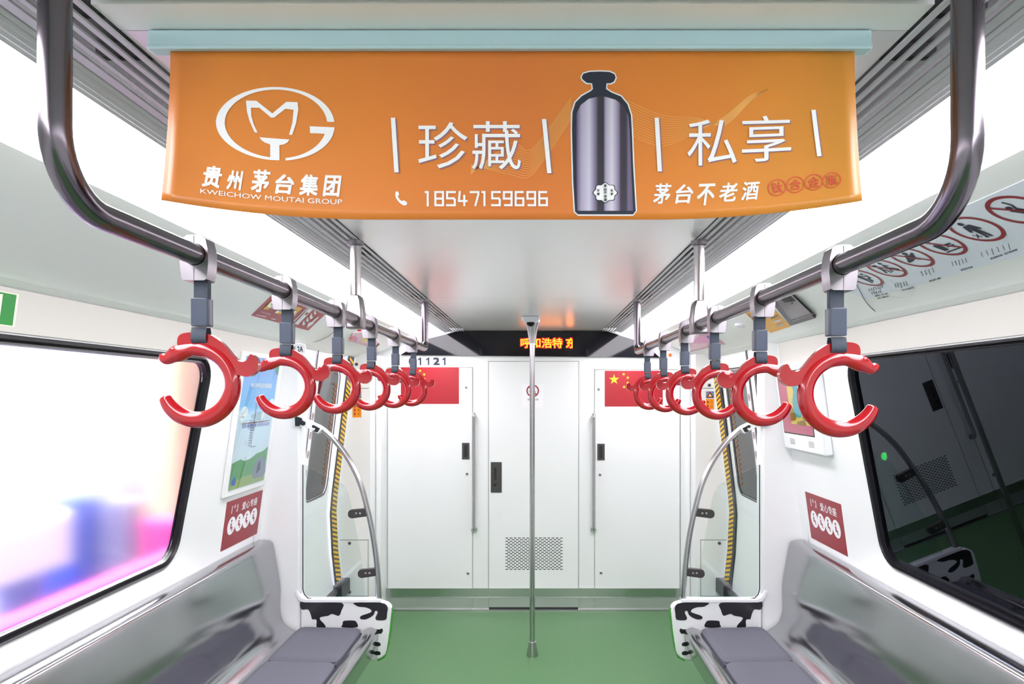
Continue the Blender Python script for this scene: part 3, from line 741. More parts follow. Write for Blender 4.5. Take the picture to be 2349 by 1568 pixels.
# ------------------------------------------------------------------ handrails
RX = .53
def rail(s, zr, side):
    root = thing('handrail', 'long satin steel overhead handrail with bent posts on the %s side' % WS[s], 'handrail', (s*RX, 2.0, zr), 'overhead handrails')
    bend = .085; yf = .79; ye = 3.40; x = s*RX
    pth = [(x, yf, 2.116), (x, yf, 2.0)]
    pth += [(x, yf+bend*(1-math.cos(a)), zr+bend*(1-math.sin(a))) for a in [PI/2*k/10 for k in range(11)]]
    pth += [(x, yf+bend+(ye-.05-yf-bend)*k/8, zr) for k in range(1, 9)]
    b2 = .035
    pth += [(x, ye-b2+b2*math.sin(a), zr+b2*(1-math.cos(a))) for a in [PI/2*k/8 for k in range(1, 9)]]
    pth += [(x, ye, 2.0), (x, ye, 2.116)]
    MB().tube(pth, .0172, RAIL, 24).build('rail', root)
    MB().tube([(x, 2.10, zr), (x, 2.10, zr+.1), (x, 2.10, 2.116)], .0165, STEEL, 20).build('centre_post', root)
    M = MB(); fp = [(-.026, -.028), (.026, -.028), (.027, .02), (.022, .06), (.017, .075), (-.017, .075), (-.022, .06), (-.027, .02)]
    M.prism([(x+a, 2.10-.024, zr+b) for a, b in fp], (0, .048, 0), CAST); M.build('post_socket', root, bevel=.006, seg=3)
    for yy in (ye, 2.10):
        MB().lathe((x, yy, 2.1), [(.0175, 0), (.022, .001), (.0245, .004), (.0245, .0165), (.0175, .0165)], CAST, 'Z', 20).build('ceiling_collar', root)
ZL, ZR = 1.873, 1.857
rail(-1, ZL, 'left'); rail(1, ZR, 'right')

# ------------------------------------------------------------------ ring straps
q = 1/4522.0
lx = lambda c: (c-357)*q
lz = lambda c: (195-c)*q
def make_strap(name, mirror):
    root = bpy.data.objects.new(name, None); root.empty_display_size = .05; COL.objects.link(root); root['_local'] = 1
    fp = [(252, 330), (244, 250), (250, 150), (266, 80), (298, 52), (352, 48), (408, 52), (438, 78), (455, 150), (460, 250), (452, 330), (444, 378), (428, 388), (276, 388), (260, 378)]
    M = MB().prism([(lx(a), -.0155, lz(b)) for a, b in fp], (0, .031, 0), CAST, [[(.0178*math.cos(2*PI*k/24), -.0155, .0178*math.sin(2*PI*k/24)) for k in range(24)]])
    cl = M.build('clamp', root, bevel=.0035, seg=3, mirror=mirror)
    for za, zb in ((384, 290), (110, 58)): MB().box(lx(351), lx(354), -.0163, -.0155, lz(za), lz(zb), GAP).build('clamp_seam', cl, smooth=0, mirror=mirror)
    MB().box(lx(326), lx(438), -.0055, .0055, lz(530), lz(380), STRAP).build('strap', root, bevel=.0015, mirror=mirror)
    sp = [(lx(312)+.0015, -.011), (lx(440), -.011), (lx(448), -.006), (lx(448), .006), (lx(440), .011), (lx(318), .011), (lx(310), .006), (lx(310), -.006)]
    M = MB().prism([(a, b, lz(722)) for a, b in sp], (0, 0, lz(514)-lz(722)), SLEEVE); M.build('sleeve', root, bevel=.002, seg=3, mirror=mirror)
    # loop folded round the fin of the ring
    M = MB(); zt, zb = lz(730), lz(858); r = .0105; xa, xb = lx(316), lx(428)
    pr = [(-.007, zt), (-.0095, zt-.008)]+[(-r*math.cos(a), zb+r-r*math.sin(a)) for a in [PI*k/10 for k in range(11)]]+[(.0095, zt-.008), (.007, zt)]
    pin = [(.82*y, z if z > zb+r else zb+r-(zb+r-z)*.75) for y, z in pr]
    M.prism([(xa, y, z) for y, z in pr+pin[::-1]], (xb-xa, 0, 0), STRAP); M.build('strap_loop', root, mirror=mirror)
    # ring: head, body arc, tail tip
    cx, cy, R = 345, 1155, 264
    st = [(58, 944, 10), (66, 946, 24), (84, 954, 36), (108, 963, 42), (132, 960, 44), (155, 944, 53), (180, 930, 62), (208, 920, 64), (240, 909, 60), (272, 899, 55), (305, 892, 51)]
    for k in range(0, 41):
        a = R_(-88+k*6.1); w_ = 55+7*math.sin(min(PI, max(0, (a+PI/2)/1.75*1.0)))
        if k > 34: w_ *= 1-.20*((k-34)/6)**2
        st.append((cx+R*math.cos(a)*(1.0 if k < 24 else 1.0), cy+R*math.sin(a), w_))
    e = st[-1]; p = st[-2]; dx, dy = e[0]-p[0], e[1]-p[1]; d = math.hypot(dx, dy)
    for t, k in ((8, .93), (15, .76), (20, .45)): st.append((e[0]+dx/d*t, e[1]+dy/d*t, e[2]*k))
    st = smooth_pts(st, 2)
    M = MB().ell([(lx(a), lz(b), w_*q) for a, b, w_ in st], RED, 18, .82)
    # brow ridge and nostril swelling of the head
    for (a, b, r_) in ((178, 892, 17),):
        for sy in (-1, 1): M.lathe((lx(a), sy*.0078, lz(b+6)), [(0.0001, -.0065), (.0026, -.005), (.0034, 0), (.0026, .005), (.0001, .0065)], RED, 'X', 12)
    rg = M.build('ring', root, smooth=60, mirror=mirror)
    fin = [(212, 872), (206, 838), (214, 800), (240, 778), (285, 768), (340, 768), (425, 776), (480, 800), (530, 838), (575, 885), (615, 935), (645, 965), (675, 985), (705, 985), (728, 968), (742, 940), (758, 930), (785, 948), (803, 980), (810, 1015), (800, 1050), (775, 1078), (738, 1096), (700, 1096), (655, 1086), (640, 1120), (600, 1080), (560, 1000), (480, 910), (390, 875), (300, 868), (250, 880)]
    fin = smooth_pts(fin, 3, True)
    M = MB().prism([(lx(a), -.0062, lz(b)) for a, b in fin], (0, .0124, 0), RED)
    M.build('crest_fin', rg, bevel=.0022, seg=3, mirror=mirror)
    del root['_local']
    return root
def copy_tree(o, parent=None):
    c = o.copy(); COL.objects.link(c)
    if parent: c.parent = parent; c.matrix_parent_inverse = o.matrix_parent_inverse.copy()
    for ch in list(o.children): copy_tree(ch, c)
    return c
ORD = ['nearest to the camera', 'second from the camera', 'third from the camera', 'fourth from the camera', 'fifth from the camera', 'farthest from the camera']
YS = [1.127, 1.512, 1.897, 2.282, 2.667, 3.052]
for s, side, zr in ((-1, 'left', ZL), (1, 'right', ZR)):
    proto = make_strap('ring_strap', s > 0)
    kids = list(proto.children)
    for k, y in enumerate(YS):
        o = proto if k == 0 else copy_tree(proto)
        o.location = (s*RX, y, zr)
        tag(o, 'red dragon-shaped ring strap on the %s handrail, %s' % (WS[s], ORD[k]), 'hand strap', 'red ring straps on the %s rail' % WS[s])

# ------------------------------------------------------------------ standing pole and dome camera
py = 4.28; a = P(1221, 1300, py); px = a.x
root = thing('grab_pole', 'slim steel pole standing between the doors from green floor to ceiling', 'pole', (px, py, 0))
MB().tube([(px, py, .03), (px, py, 1.0), (px, py, 2.1)], .0168, STEEL, 24).build('pole', root)
MB().lathe((px, py, 0), [(.036, 0), (.037, .006), (.022, .088), (.0165, .09)], STEEL, 'Z', 28).build('foot_cone', root)
MB().lathe((px, py, 0), [(.022, 1.963), (.025, 2.0), (.034, 2.055), (.046, 2.085), (.05, 2.1), (.05, 2.124)], STEEL, 'Z', 28).build('top_cone', root)
pv = thing('dome_camera', 'white ceiling camera housing with a dark dome at the top of the pole', 'camera', (px-.01, py-.07, 2.06))
M = MB(); cx = px-.01; cy = py-.085
M.prism([(cx-.055, cy, 2.124), (cx+.055, cy, 2.124), (cx+.055, cy, 2.105), (cx+.035, cy, 2.082), (cx-.035, cy, 2.082), (cx-.055, cy, 2.105)], (0, .034, 0), CLEARISH); M.build('housing', pv, bevel=.006, seg=3)
MB().lathe((cx, cy+.012, 2.084), [(.027, .004), (.027, -.002), (.024, -.012), (.015, -.020), (.0, -.023)], GLOSSBLK, 'Z', 24).build('dome', pv)

# ------------------------------------------------------------------ benches
bp = [(1.393, .900), (1.36, .899), (1.335, .893), (1.322, .878), (1.313, .835), (1.303, .777), (1.290, .70), (1.285, .64), (1.288, .57), (1.282, .51), (1.265, .474), (1.235, .449), (1.19, .432), (1.05, .424), (.90, .421), (.868, .43), (.845, .444), (.815, .447), (.794, .438), (.786, .42), (.79, .39), (.803, .33), (.812, .30)]
bp = smooth_pts(bp, 4)+[(.83, .298), (1.15, .36), (1.37, .40), (1.392, .6)]
for s, side in ((-1, 'left'), (1, 'right')):
    root = thing('wall_bench', 'polished steel wall bench with grey cushions under the %s' % WS[s], 'bench', (s*1.1, 1.6, .3), 'side benches')
    MB().extrude([(s*x, z) for x, z in bp], -.6, 3.483, SEATST).build('shell', root, smooth=30)
    for k in range(4):
        y1 = 3.478-k*.444; y0 = y1-.434
        M = MB(); nx, ny = 22, 26; vv = []
        def top(i, j):
            a_, b_ = i/nx, j/ny
            ex = min(a_, 1-a_)*.34; ey = min(b_, 1-b_)*.44
            r = .045; dd = min(1, ex/r); de = min(1, ey/r)
            return .444+.016*math.sqrt(max(0, 1-(1-dd)**2))*math.sqrt(max(0, 1-(1-de)**2))-.010*math.sin(PI*a_)*math.sin(PI*b_)
        for j in range(ny+1):
            for i in range(nx+1): p_, q_ = 2*i/nx-1, 2*j/ny-1; p2, q2 = p_*(1-.055*abs(q_)**9), q_*(1-.05*abs(p_)**9); vv.append((s*(.862+.325*(p2+1)/2), y0+(y1-y0)*(q2+1)/2, top(i, j)+.006*(i/nx)**2))
        n = len(vv); vv += [(x, y, .426) for x, y, z in vv]
        W = nx+1
        fs = [(j*W+i, j*W+i+1, (j+1)*W+i+1, (j+1)*W+i) for j in range(ny) for i in range(nx)]
        fs += [tuple(n+t for t in reversed(f)) for f in fs]
        edge = [i for i in range(W)]+[j*W+nx for j in range(1, ny+1)]+[ny*W+i for i in range(nx-1, -1, -1)]+[j*W for j in range(ny-1, 0, -1)]
        fs += [(edge[t], edge[(t+1) % len(edge)], n+edge[(t+1) % len(edge)], n+edge[t]) for t in range(len(edge))]
        M.add(vv, fs, FABRIC); M.build('cushion', root, smooth=50)

# ------------------------------------------------------------------ glass screens at the bench ends
SY = 3.5
def sp_(u, v): a = P(u, v, SY); return (abs(a.x), a.z)      # traced on the left screen, mirrored for the right
for s, side in ((-1, 'left'), (1, 'right')):
    root = thing('bench_end_screen', 'glass bench end screen with cow print base on the %s side' % WS[s], 'screen', (s*1.0, SY, .28), 'bench end screens')
    Q = lambda u, v, y=SY: (s*sp_(u, v)[0], y, sp_(u, v)[1])
    z_ = 6.323; C = lambda pts: [(660+a/z_, 1320+b/z_) for a, b in pts]
    # base panel
    out = [(690, 1372), (699, 1379), (874, 1379), (889, 1384), (896, 1391), (898, 1400), (893, 1450), (887, 1490), (884, 1500), (876, 1508), (862, 1514), (690, 1514)]
    M = MB().prism([Q(u, v, SY-.004) for u, v in out], (0, .044, 0), WHITE)
    pn = M.build('base_panel', root, bevel=.008, seg=3)
    M = MB().prism([Q(u, v, SY+.004) for u, v in ((894, 1389), (899, 1400), (894.5, 1450), (888.5, 1488), (882, 1509), (866, 1517), (866, 1500), (878, 1495), (888, 1450), (891, 1400))], (0, .04, 0), GREENP); M.build('green_edge', pn)
    patches = [
        [(215, 318), (330, 384), (785, 386), (782, 500), (760, 560), (735, 575), (690, 560), (640, 548), (590, 575), (500, 590), (468, 610), (490, 650), (530, 690), (552, 745), (430, 745), (425, 660), (410, 625), (360, 625), (340, 560), (310, 495), (280, 482), (225, 488), (195, 470), (182, 420), (195, 350)],
        [(975, 386), (1355, 386), (1450, 446), (1445, 540), (1435, 620), (1390, 640), (1300, 640), (1275, 610), (1290, 570), (1308, 530), (1295, 505), (1270, 510), (1250, 560), (1200, 600), (1130, 628), (1070, 625), (1050, 600), (1080, 570), (1170, 540), (1218, 515), (1200, 480), (1130, 452), (1040, 445), (995, 425)],
        [(795, 740), (800, 700), (805, 660), (840, 645), (960, 643), (1000, 665), (1012, 740)],
        [(1190, 748), (1260, 770), (1340, 770), (1365, 757), (1382, 775), (1380, 805), (1355, 835), (1310, 835), (1270, 860), (1235, 875), (1200, 870)],
        [(1245, 985), (1275, 958), (1330, 960), (1352, 985), (1340, 1012), (1280, 1014)],
        [(1245, 1115), (1275, 1088), (1330, 1090), (1352, 1115), (1340, 1142), (1280, 1144)]]
    for pt in patches:
        MB().poly([Q(u, v, SY-.0052) for u, v in smooth_pts(C(pt), 3, True)], COW).build('cow_patch', pn, smooth=0)
    lip = [(683, 1352), (687, 1362), (694, 1370), (702, 1373), (874, 1373), (874, 1380), (700, 1380), (690, 1378), (682, 1368), (677, 1355)]
    MB().prism([Q(u, v, SY-.01) for u, v in lip], (0, .05, 0), PRINTW).build('base_lip', root, bevel=.002)
    # glass
    gl = [(694.5, 1066), (737, 1087), (780.6, 1109), (789, 1118), (796, 1130), (803, 1155), (810, 1190), (818, 1235), (827, 1283), (832, 1330), (835, 1373), (717, 1373), (707, 1370), (700, 1363), (697, 1352)]
    MB().prism([Q(u, v, SY+.012) for u, v in gl], (0, .008, 0), PANE).build('glass_pane', root, smooth=0)
    M = MB(); sl = [(693.6, 1066), (693.6, 1352), (697, 1364), (705, 1372), (717, 1374.5), (838, 1374.5)]
    M.tube([Q(u, v, SY+.008) for u, v in sl], .0028, BLACK, 8)
    M.build('glass_gasket', root)
    # tube and clips
    tp = [(722, 975), (738, 985), (768, 1013), (797.6, 1053), (823, 1104.5), (840, 1164), (853, 1224), (861.5, 1283.5), (866.7, 1343), (868, 1376)]
    MB().tube([Q(u, v, SY+.016) for u, v in smooth_pts(tp, 5)], .0145, STEEL, 16).build('curved_tube', root)
    for (u0, v0, u1, v1) in ((797.5, 1167.5, 843, 1188), (820, 1305, 864, 1325)):
        c = MB().prism([Q(u, v, SY+.004) for u, v in ((u0, v0+8), (u0+3, v0+3), (u0+8, v0+1.5), (u1, v0-2), (u1, v1-4), (u0+9, v1+1), (u0+3, v1-1), (u0, v1-5))], (0, .024, 0), DARKST).build('glass_clip', root, bevel=.002)
        for k in (.42, .62):
            p = Q(u0+(u1-u0)*k, (v0+v1)/2-1, SY+.004)
            MB().lathe(p, [(.0055, 0), (.0055, -.0025), (0, -.0025)], STEEL, 'Y', 12).build('screw', c)
    br = [(676, 950), (696, 958), (720, 970), (742, 982), (737, 988), (731, 994), (715, 985), (704, 979), (692, 976), (676, 977)]
    b_ = MB().prism([Q(u, v, SY-.014) for u, v in br], (0, .05, 0), WHITE).build('top_bracket', root, bevel=.004, seg=3)
    M = MB(); k_ = 2.347; D = lambda pts: [(640+a/k_, 900+b/k_) for a, b in pts]
    for pt in ([(90, 124), (128, 136), (132, 150), (148, 158), (148, 172), (135, 178), (122, 172), (112, 180), (92, 180)], [(182, 176), (192, 174), (226, 192), (212, 214), (188, 206), (198, 200), (200, 190), (184, 188)]):
        MB().poly([Q(u, v, SY-.0152) for u, v in D(pt)], COW).build('cow_patch', b_, smooth=0)

# ------------------------------------------------------------------ signs on the side walls
def figure(M, fn, cx, cy, h, m, off, pose=0):
    """small pictogram figure in px"""
    M.poly([fn(u, v, off) for u, v in circ(cx, cy-h*.38, h*.11, 12)], m)
    if pose == 0: M.poly([fn(u, v, off) for u, v in ((cx-h*.12, cy-h*.22), (cx+h*.12, cy-h*.22), (cx+h*.16, cy+h*.1), (cx+h*.08, cy+h*.1), (cx+h*.07, cy+h*.48), (cx-h*.07, cy+h*.48), (cx-h*.08, cy+h*.1), (cx-h*.16, cy+h*.1))], m)
    else: M.poly([fn(u, v, off) for u, v in ((cx-h*.12, cy-h*.2), (cx+h*.08, cy-h*.2), (cx+h*.08, cy+h*.08), (cx+h*.28, cy+h*.1), (cx+h*.28, cy+h*.44), (cx+h*.16, cy+h*.44), (cx+h*.14, cy+h*.22), (cx-h*.12, cy+h*.22))], m)
def mongol(M, fn, u, v, h, m, off, seed, w_=1.6, lean=0.0):
    r = random.Random(seed)
    M.poly([fn(a, b, off) for a, b in ((u, v), (u+w_*.6, v), (u+w_*.6+lean, v+h), (u+lean, v+h))], m)
    k = 0
    while k < h-2:
        d = r.choice((-1, 1, 1))*w_*1.4
        M.poly([fn(a, b, off) for a, b in ((u+lean*k/h, v+k), (u+d+lean*k/h, v+k+1.2), (u+lean*k/h, v+k+2.0))], m); k += 2.6
def quad_fn(c):
    """unit square -> plane through four wall points (top-left, top-right, bottom-right, bottom-left), with a normal"""
    tl, tr, br_, bl = [Vector(p) for p in c]; n = (tr-tl).cross(bl-tl).normalized()
    if n.x*tl.x > 0: n = -n
    if abs(n.x) < .05 and n.z > 0: n = -n
    return lambda a, b, off=0.0: (tl*(1-a)+tr*a)*(1-b)+(bl*(1-a)+br_*a)*b+n*off
def slab(M, fn, m, th):
    f = [fn(0, 0, 0), fn(1, 0, 0), fn(1, 1, 0), fn(0, 1, 0)]
    M.prism(f, fn(0, 0, th)-fn(0, 0, 0), m)
def wallq(s, ya, yb, zt, zb): return [(s*wallx(zt), ya, zt), (s*wallx(zt), yb, zt), (s*wallx(zb), yb, zb), (s*wallx(zb), ya, zb)]
for s, ya, yb, zt, zb in ((-1, 3.058, 3.455, 1.158, .936), (1, 3.382, 2.985, 1.161, .931)):
    fn = quad_fn(wallq(s, ya, yb, zt, zb)); asp = abs(yb-ya)/(zt-zb)
    M = MB(); slab(M, fn, SIGNRED, .0015); f2 = lambda a, b, o=0: fn(a, b, .0022+o)
    text_quad(M, '爱心专座', [f2(.42, .29), f2(.86, .29), f2(.86, .12), f2(.42, .12)], PRINTW, .012)
    fk = lambda u, v, o: f2(u/100, v/100, o)
    for k in range(3): mongol(M, fk, 14+k*7.5, 12 if k != 1 else 11, 16 if k != 1 else 8, PRINTW, 0, 5+k, 2.2)
    for k in range(4):
        cxk = .19+k*.205
        cpts = [(cxk+.105*math.cos(t), .54+.105*asp*math.sin(t)) for t in [2*PI*j/28 for j in range(28)]]
        M.poly([f2(x, y) for x, y in cpts], PRINTW)
        figure(M, lambda u, v, o: f2(u, .54+(v-.54)*asp, o), cxk-.01, .54, .15, SIGNRED, .0005, 1)
    tag(M.build('priority_seat_sign', smooth=0), 'red priority seat sign below the %s' % ('blue route map poster' if s < 0 else 'wall screen beside the dark window'), 'sign', 'priority seat signs')

# route map poster, left wall
fn = quad_fn(wallq(-1, 2.985, 3.435, 1.835, 1.185))
root = thing('route_map_poster', 'white framed blue route map poster on the wall beside the bright window', 'poster', fn(.5, 1, 0))
M = MB(); slab(M, fn, WHITE, .016); M.build('frame', root, bevel=.006, seg=3)
M = MB(); fi = lambda a, b, o=0: fn(.07+.86*a, .03+.92*b, .0168+o)
M.poly([fi(0, 0), fi(1, 0), fi(1, 1), fi(0, 1)], SKYM)
M.poly([fi(x, y, .0006) for x, y in [(0, 1), (0, .80)]+[(.1, .79), (.22, .78), (.33, .80), (.5, .79), (.66, .76), (.85, .75), (1, .72), (1, 1)]], HILL)
M.poly([fi(x, y, .001) for x, y in ((0, 1), (0, .95), (.4, .92), (1, .93), (1, 1))], HILL2)
M.poly([fi(x, y, .0012) for x, y in smooth_pts([(.62, .95), (.66, .84), (.78, .79), (.97, .84), (1, .95), (.8, .965)], 4, True)], TRAINS)
M.poly([fi(x, y, .0014) for x, y in ((.72, .93), (.73, .85), (.8, .82), (.84, .9))], INK)
M.poly([fi(x, y, .0012) for x, y in ((.04, .94), (.1, .90), (.16, .94), (.15, .97), (.05, .97))], STB)
M.poly([fi(x, y, .0012) for x, y in ((.12, .505), (.93, .498), (.93, .504), (.12, .511))], SIGNRED)
M.poly([fi(x, y, .0012) for x, y in ((.45, .35), (.46, .35), (.46, .70), (.45, .70))], NAVY); M.poly([fi(x, y, .0012) for x, y in ((.45, .695), (.6, .695), (.6, .70), (.45, .70))], NAVY)
for k in range(16): M.poly([fi(x, y, .0012) for x, y in ((.15+k*.05, .515), (.17+k*.05, .515), (.17+k*.05, .54), (.15+k*.05, .54))], STV)
for k in range(9): M.poly([fi(x, y, .0012) for x, y in ((.37, .52+k*.02), (.43, .52+k*.02), (.43, .528+k*.02), (.37, .528+k*.02))], STV)
for cx_, cy_, r_ in ((.14, .42, .09), (.08, .46, .08), (.82, .40, .1), (.92, .36, .08), (.7, .45, .07)): M.poly([fi(x, y, .0008) for x, y in circ(cx_, cy_, r_, 20, r_*.5)], PRINTW)
M.poly([fi(x, y, .001) for x, y in smooth_pts([(.86, 0), (1, 0), (1, .12), (.93, .1), (.9, .06)], 4, True)], HILL)
text_quad(M, '呼和浩特市轨道交通线网图', [fi(.22, .235, .0014), (fi(.84, .235, .0014)), fi(.84, .195, .0014), fi(.22, .195, .0014)], PRINTW, .02)
text_quad(M, '地铁 1号线', [fi(.12, .08, .0014), fi(.4, .08, .0014), fi(.4, .05, .0014), fi(.12, .05, .0014)], PRINTW)
M.build('map_print', root, smooth=0)
MB().prism([fn(.06, .025, .019), fn(.94, .025, .019), fn(.94, .955, .019), fn(.06, .955, .019)], fn(0, 0, .0012)-fn(0, 0, 0), PANE).build('cover_sheet', root, smooth=0)

# passenger information screen, right wall
fn = quad_fn(wallq(1, 3.475, 2.985, 1.80, 1.375))
root = thing('information_screen', 'white wall screen showing pink and yellow pictures beside the dark window', 'screen', fn(.5, 1, 0))
M = MB(); slab(M, fn, WHITE, .04); M.build('housing', root, bevel=.008, seg=3)
M = MB(); fi = lambda a, b, o=0: fn(.075+.74*a, .10+.70*b, .0406+o)
M.poly([fi(-.02, -.02), fi(1.02, -.02), fi(1.02, 1.02), fi(-.02, 1.02)], BLACK)
M.poly([fi(0, 0, .0005), fi(1, 0, .0005), fi(1, 1, .0005), fi(0, 1, .0005)], SCRP)
M.poly([fi(x, y, .001) for x, y in ((.3, 0), (1, 0), (1, .85), (.3, .85))], SCRY)
for pts, m in (([(.42, .1), (.6, .02), (.72, .2), (.6, .45), (.7, .7), (.5, .72), (.44, .5), (.52, .3)], SCRB), ([(.3, .55), (.42, .58), (.5, .75), (.36, .8), (.3, .78)], SCRO), ([(.75, .6), (.9, .52), (.96, .66), (.86, .78), (.72, .76)], SCRO), ([(.55, .8), (.75, .78), (.8, .85), (.5, .85)], SCRO)):
    M.poly([fi(x, y, .0015) for x, y in smooth_pts(pts, 4, True)], m)
M.build('display', root, smooth=0)
M = MB()
for ca in (.25, .72):
    for i in range(6):
        for j in range(5):
            x, y = ca+(i-2.5)*.022+(j % 2)*.011, .90+(j-2)*.014
            M.poly([fn(a, b, .0406) for a, b in circ(x, y, .0065, 6, .005)], INK)
g = M.build('speaker_holes', root, smooth=0); g['kind'] = 'stuff'

# exit sign, left wall
fn = quad_fn(wallq(-1, 1.44, 1.695, 1.893, 1.812)); M = MB(); slab(M, fn, EXITW, .003)
f2 = lambda a, b, o=0: fn(a, b, .0036+o)
M.poly([f2(.03, .03), f2(.97, .03), f2(.97, .97), f2(.03, .97)], EXITG); M.poly([f2(.45, .15, .0005), f2(.8, .08, .0005), f2(.8, .92, .0005), f2(.45, .85, .0005)], EXITW)
M.poly([f2(x, y, .001) for x, y in stroke([(.42, .3), (.56, .45), (.7, .4), (.76, .62)], .07)], EXITG); M.poly([f2(x, y, .001) for x, y in stroke([(.5, .5), (.6, .7), (.78, .72)], .08)], EXITG)
M.poly([f2(x, y, .001) for x, y in circ(.6, .25, .06, 14, .1)], EXITG)
tag(M.build('exit_sign', smooth=0), 'green and cream running figure exit sign above the bright window', 'sign')

# ------------------------------------------------------------------ things on the cove panels
def cq(*uv): return quad_fn([PC(u, v) for u, v in uv])
# prohibition sheet, right
fn = cq((1930, 634), (2420, 366), (2420, 540), (2000, 693))
L_ = [PC(1995, 640), PC(2349, 480)]
a_, b_ = PC(2003, 693), PC(2380, 400)
ya, yb = 2.32, 1.02
def cz(x): return CV0[1]+(CV1[1]-CV0[1])/(CV1[0]-CV0[0])*(x-CV0[0])
x_lo, x_hi = PC(2349, 582).x, PC(2349, 412).x
ya = PC(2003, 693).y
fn = quad_fn([(x_hi, ya, cz(x_hi)), (x_hi, .95, cz(x_hi)), (x_lo, .95, cz(x_lo)), (x_lo, ya, cz(x_lo))])
M = MB(); slab(M, fn, PALE, .0012)
fp_ = lambda u, v, o: PC(u, v, .002+o)
W_ = (x_lo-x_hi)*1.088                                      # sheet height along the slope
def ringC(cu, cv, R, slash, kind):
    c = PC(cu, cv, .002); ey = Vector((0, -1, 0)); ex = Vector((1, 0, cz(2)-cz(1))).normalized()
    nn = Vector((-(cz(2)-cz(1))*-1, 0, -1)).normalized()
    T = lambda x, y, o=0: c+ey*(x*R)+ex*(y*R)+Vector((0, 0, -o))
    M.poly([T(x, y) for x, y in circ(0, 0, 1, 40)], PROHIB, [[T(x, y) for x, y in circ(0, 0, .84, 40)]])
    if slash: M.poly([T(x, y, .0008) for x, y in stroke([(-.64, -.64), (.64, .64)], .12)], PROHIB)
    for sh in kind: M.poly([T(x, y, .0004) for x, y in sh], INK)
man = [circ(-.1, -.55, .12, 14), [(-.25, -.38), (.15, -.38), (.28, .05), (.2, .08), (.1, -.1), (.12, .65), (.0, .65), (-.02, .15), (-.08, .65), (-.2, .65), (-.16, -.1), (-.3, .12), (-.4, .05)], stroke([(-.55, .25), (-.3, .5)], .05), stroke([(-.3, .25), (-.55, .5)], .05), circ(-.2, .58, .05, 8)]
cup = [[(-.45, -.1), (-.05, -.1), (-.1, .45), (-.4, .45)], stroke([(-.25, -.1), (-.25, -.45), (-.05, -.5)], .05), [(.05, .05), (.5, .05), (.5, .15), (.05, .15)], [(.05, .22), (.5, .22), (.5, .3), (.05, .3)], [(-.45, .52), (.5, .52), (.5, .6), (-.45, .6)]]
lie = [circ(.1, -.35, .13, 14), [(-.45, .1), (-.1, -.25), (.15, -.15), (.5, -.3), (.52, -.2), (.2, .1), (.3, .3), (.2, .38), (.05, .2), (-.3, .3), (-.6, .32), (-.6, .2)]]
run = [circ(-.3, -.4, .11, 12), stroke([(-.3, -.25), (-.35, .05), (-.5, .35)], .13), stroke([(-.35, .05), (-.15, .2), (-.2, .45)], .1), stroke([(-.3, -.15), (-.1, -.05)], .08), circ(.25, -.45, .11, 12), stroke([(.22, -.3), (.15, .05), (.4, .2), (.55, .4)], .13), stroke([(.15, .05), (.0, .4)], .1), stroke([(.22, -.2), (.45, -.1)], .08)]
sitp = [circ(-.05, -.5, .11, 12), [(-.35, -.35), (.02, -.35), (.0, .1), (-.1, .6), (-.2, .6), (-.22, .1)], circ(.35, -.3, .1, 12), stroke([(.38, -.15), (.4, .15), (.15, .18), (.1, .5)], .14), stroke([(.0, -.2), (.22, -.05)], .07)]
wave = [circ(-.1, -.25, .12, 12), stroke([(.05, -.1), (.15, -.35), (.05, -.65)], .09), [(-.3, -.1), (.1, -.1), (.3, .1), (.7, .0), (.7, .2), (.3, .38), (0, .3)]]
Rm = .44*W_
for cu, cv, sl, kd in ((2335, 482, 1, wave), (2238, 526, 0, man), (2158, 561, 1, cup), (2089, 590, 1, lie), (2031, 615, 1, run), (1981, 637, 0, sitp)):
    ringC(cu, cv, .060, sl, kd)
for k, (u0, v0, n, h) in enumerate(((2250, 578, 6, 12), (2183, 600, 5, 10), (2113, 622, 4, 11), (2052, 650, 5, 10), (1993, 662, 7, 6), (1999, 670, 5, 6))):
    du, dv = ((12.5, -3.9), (7.6, -2.1), (8.4, -2.7), (6.5, -1.2), (4.9, -1.3), (5, -1))[k]
    for j in range(n): mongol(M, fp_, u0+j*du, v0+j*dv, h+(3 if j % 3 == 2 else 0), INK, 0, k*9+j, 1.6, h*.35)
for body, a, b, c, d in (('请勿随地吐痰、乱扔果皮纸屑', (2273, 596), (2334, 574), (2332, 570), (2271, 592)), ('请勿在车内饮食', (2205, 621.5), (2232, 613.5), (2230, 609.5), (2203, 617.5)), ('请勿在椅子上躺卧', (2133, 647), (2159, 639), (2157, 635), (2130.5, 643)), ('请勿在车内追逐打闹', (2070.5, 667.5), (2097, 660.5), (2095.5, 657), (2068, 664)), ('请给老人、小孩、孕妇、', (2008, 680.5), (2038, 674), (2036.5, 671), (2006, 677.5)), ('伤残者、抱婴者让座', (2013, 686), (2039, 680.5), (2037, 677.5), (2011, 683))):
    text_quad(M, body, [fp_(*a, 0), fp_(*b, 0), fp_(*c, 0), fp_(*d, 0)], INK, .01)
tag(M.build('prohibition_sheet', smooth=0), 'pale blue sheet with a row of red prohibition circles above the dark window', 'sign')
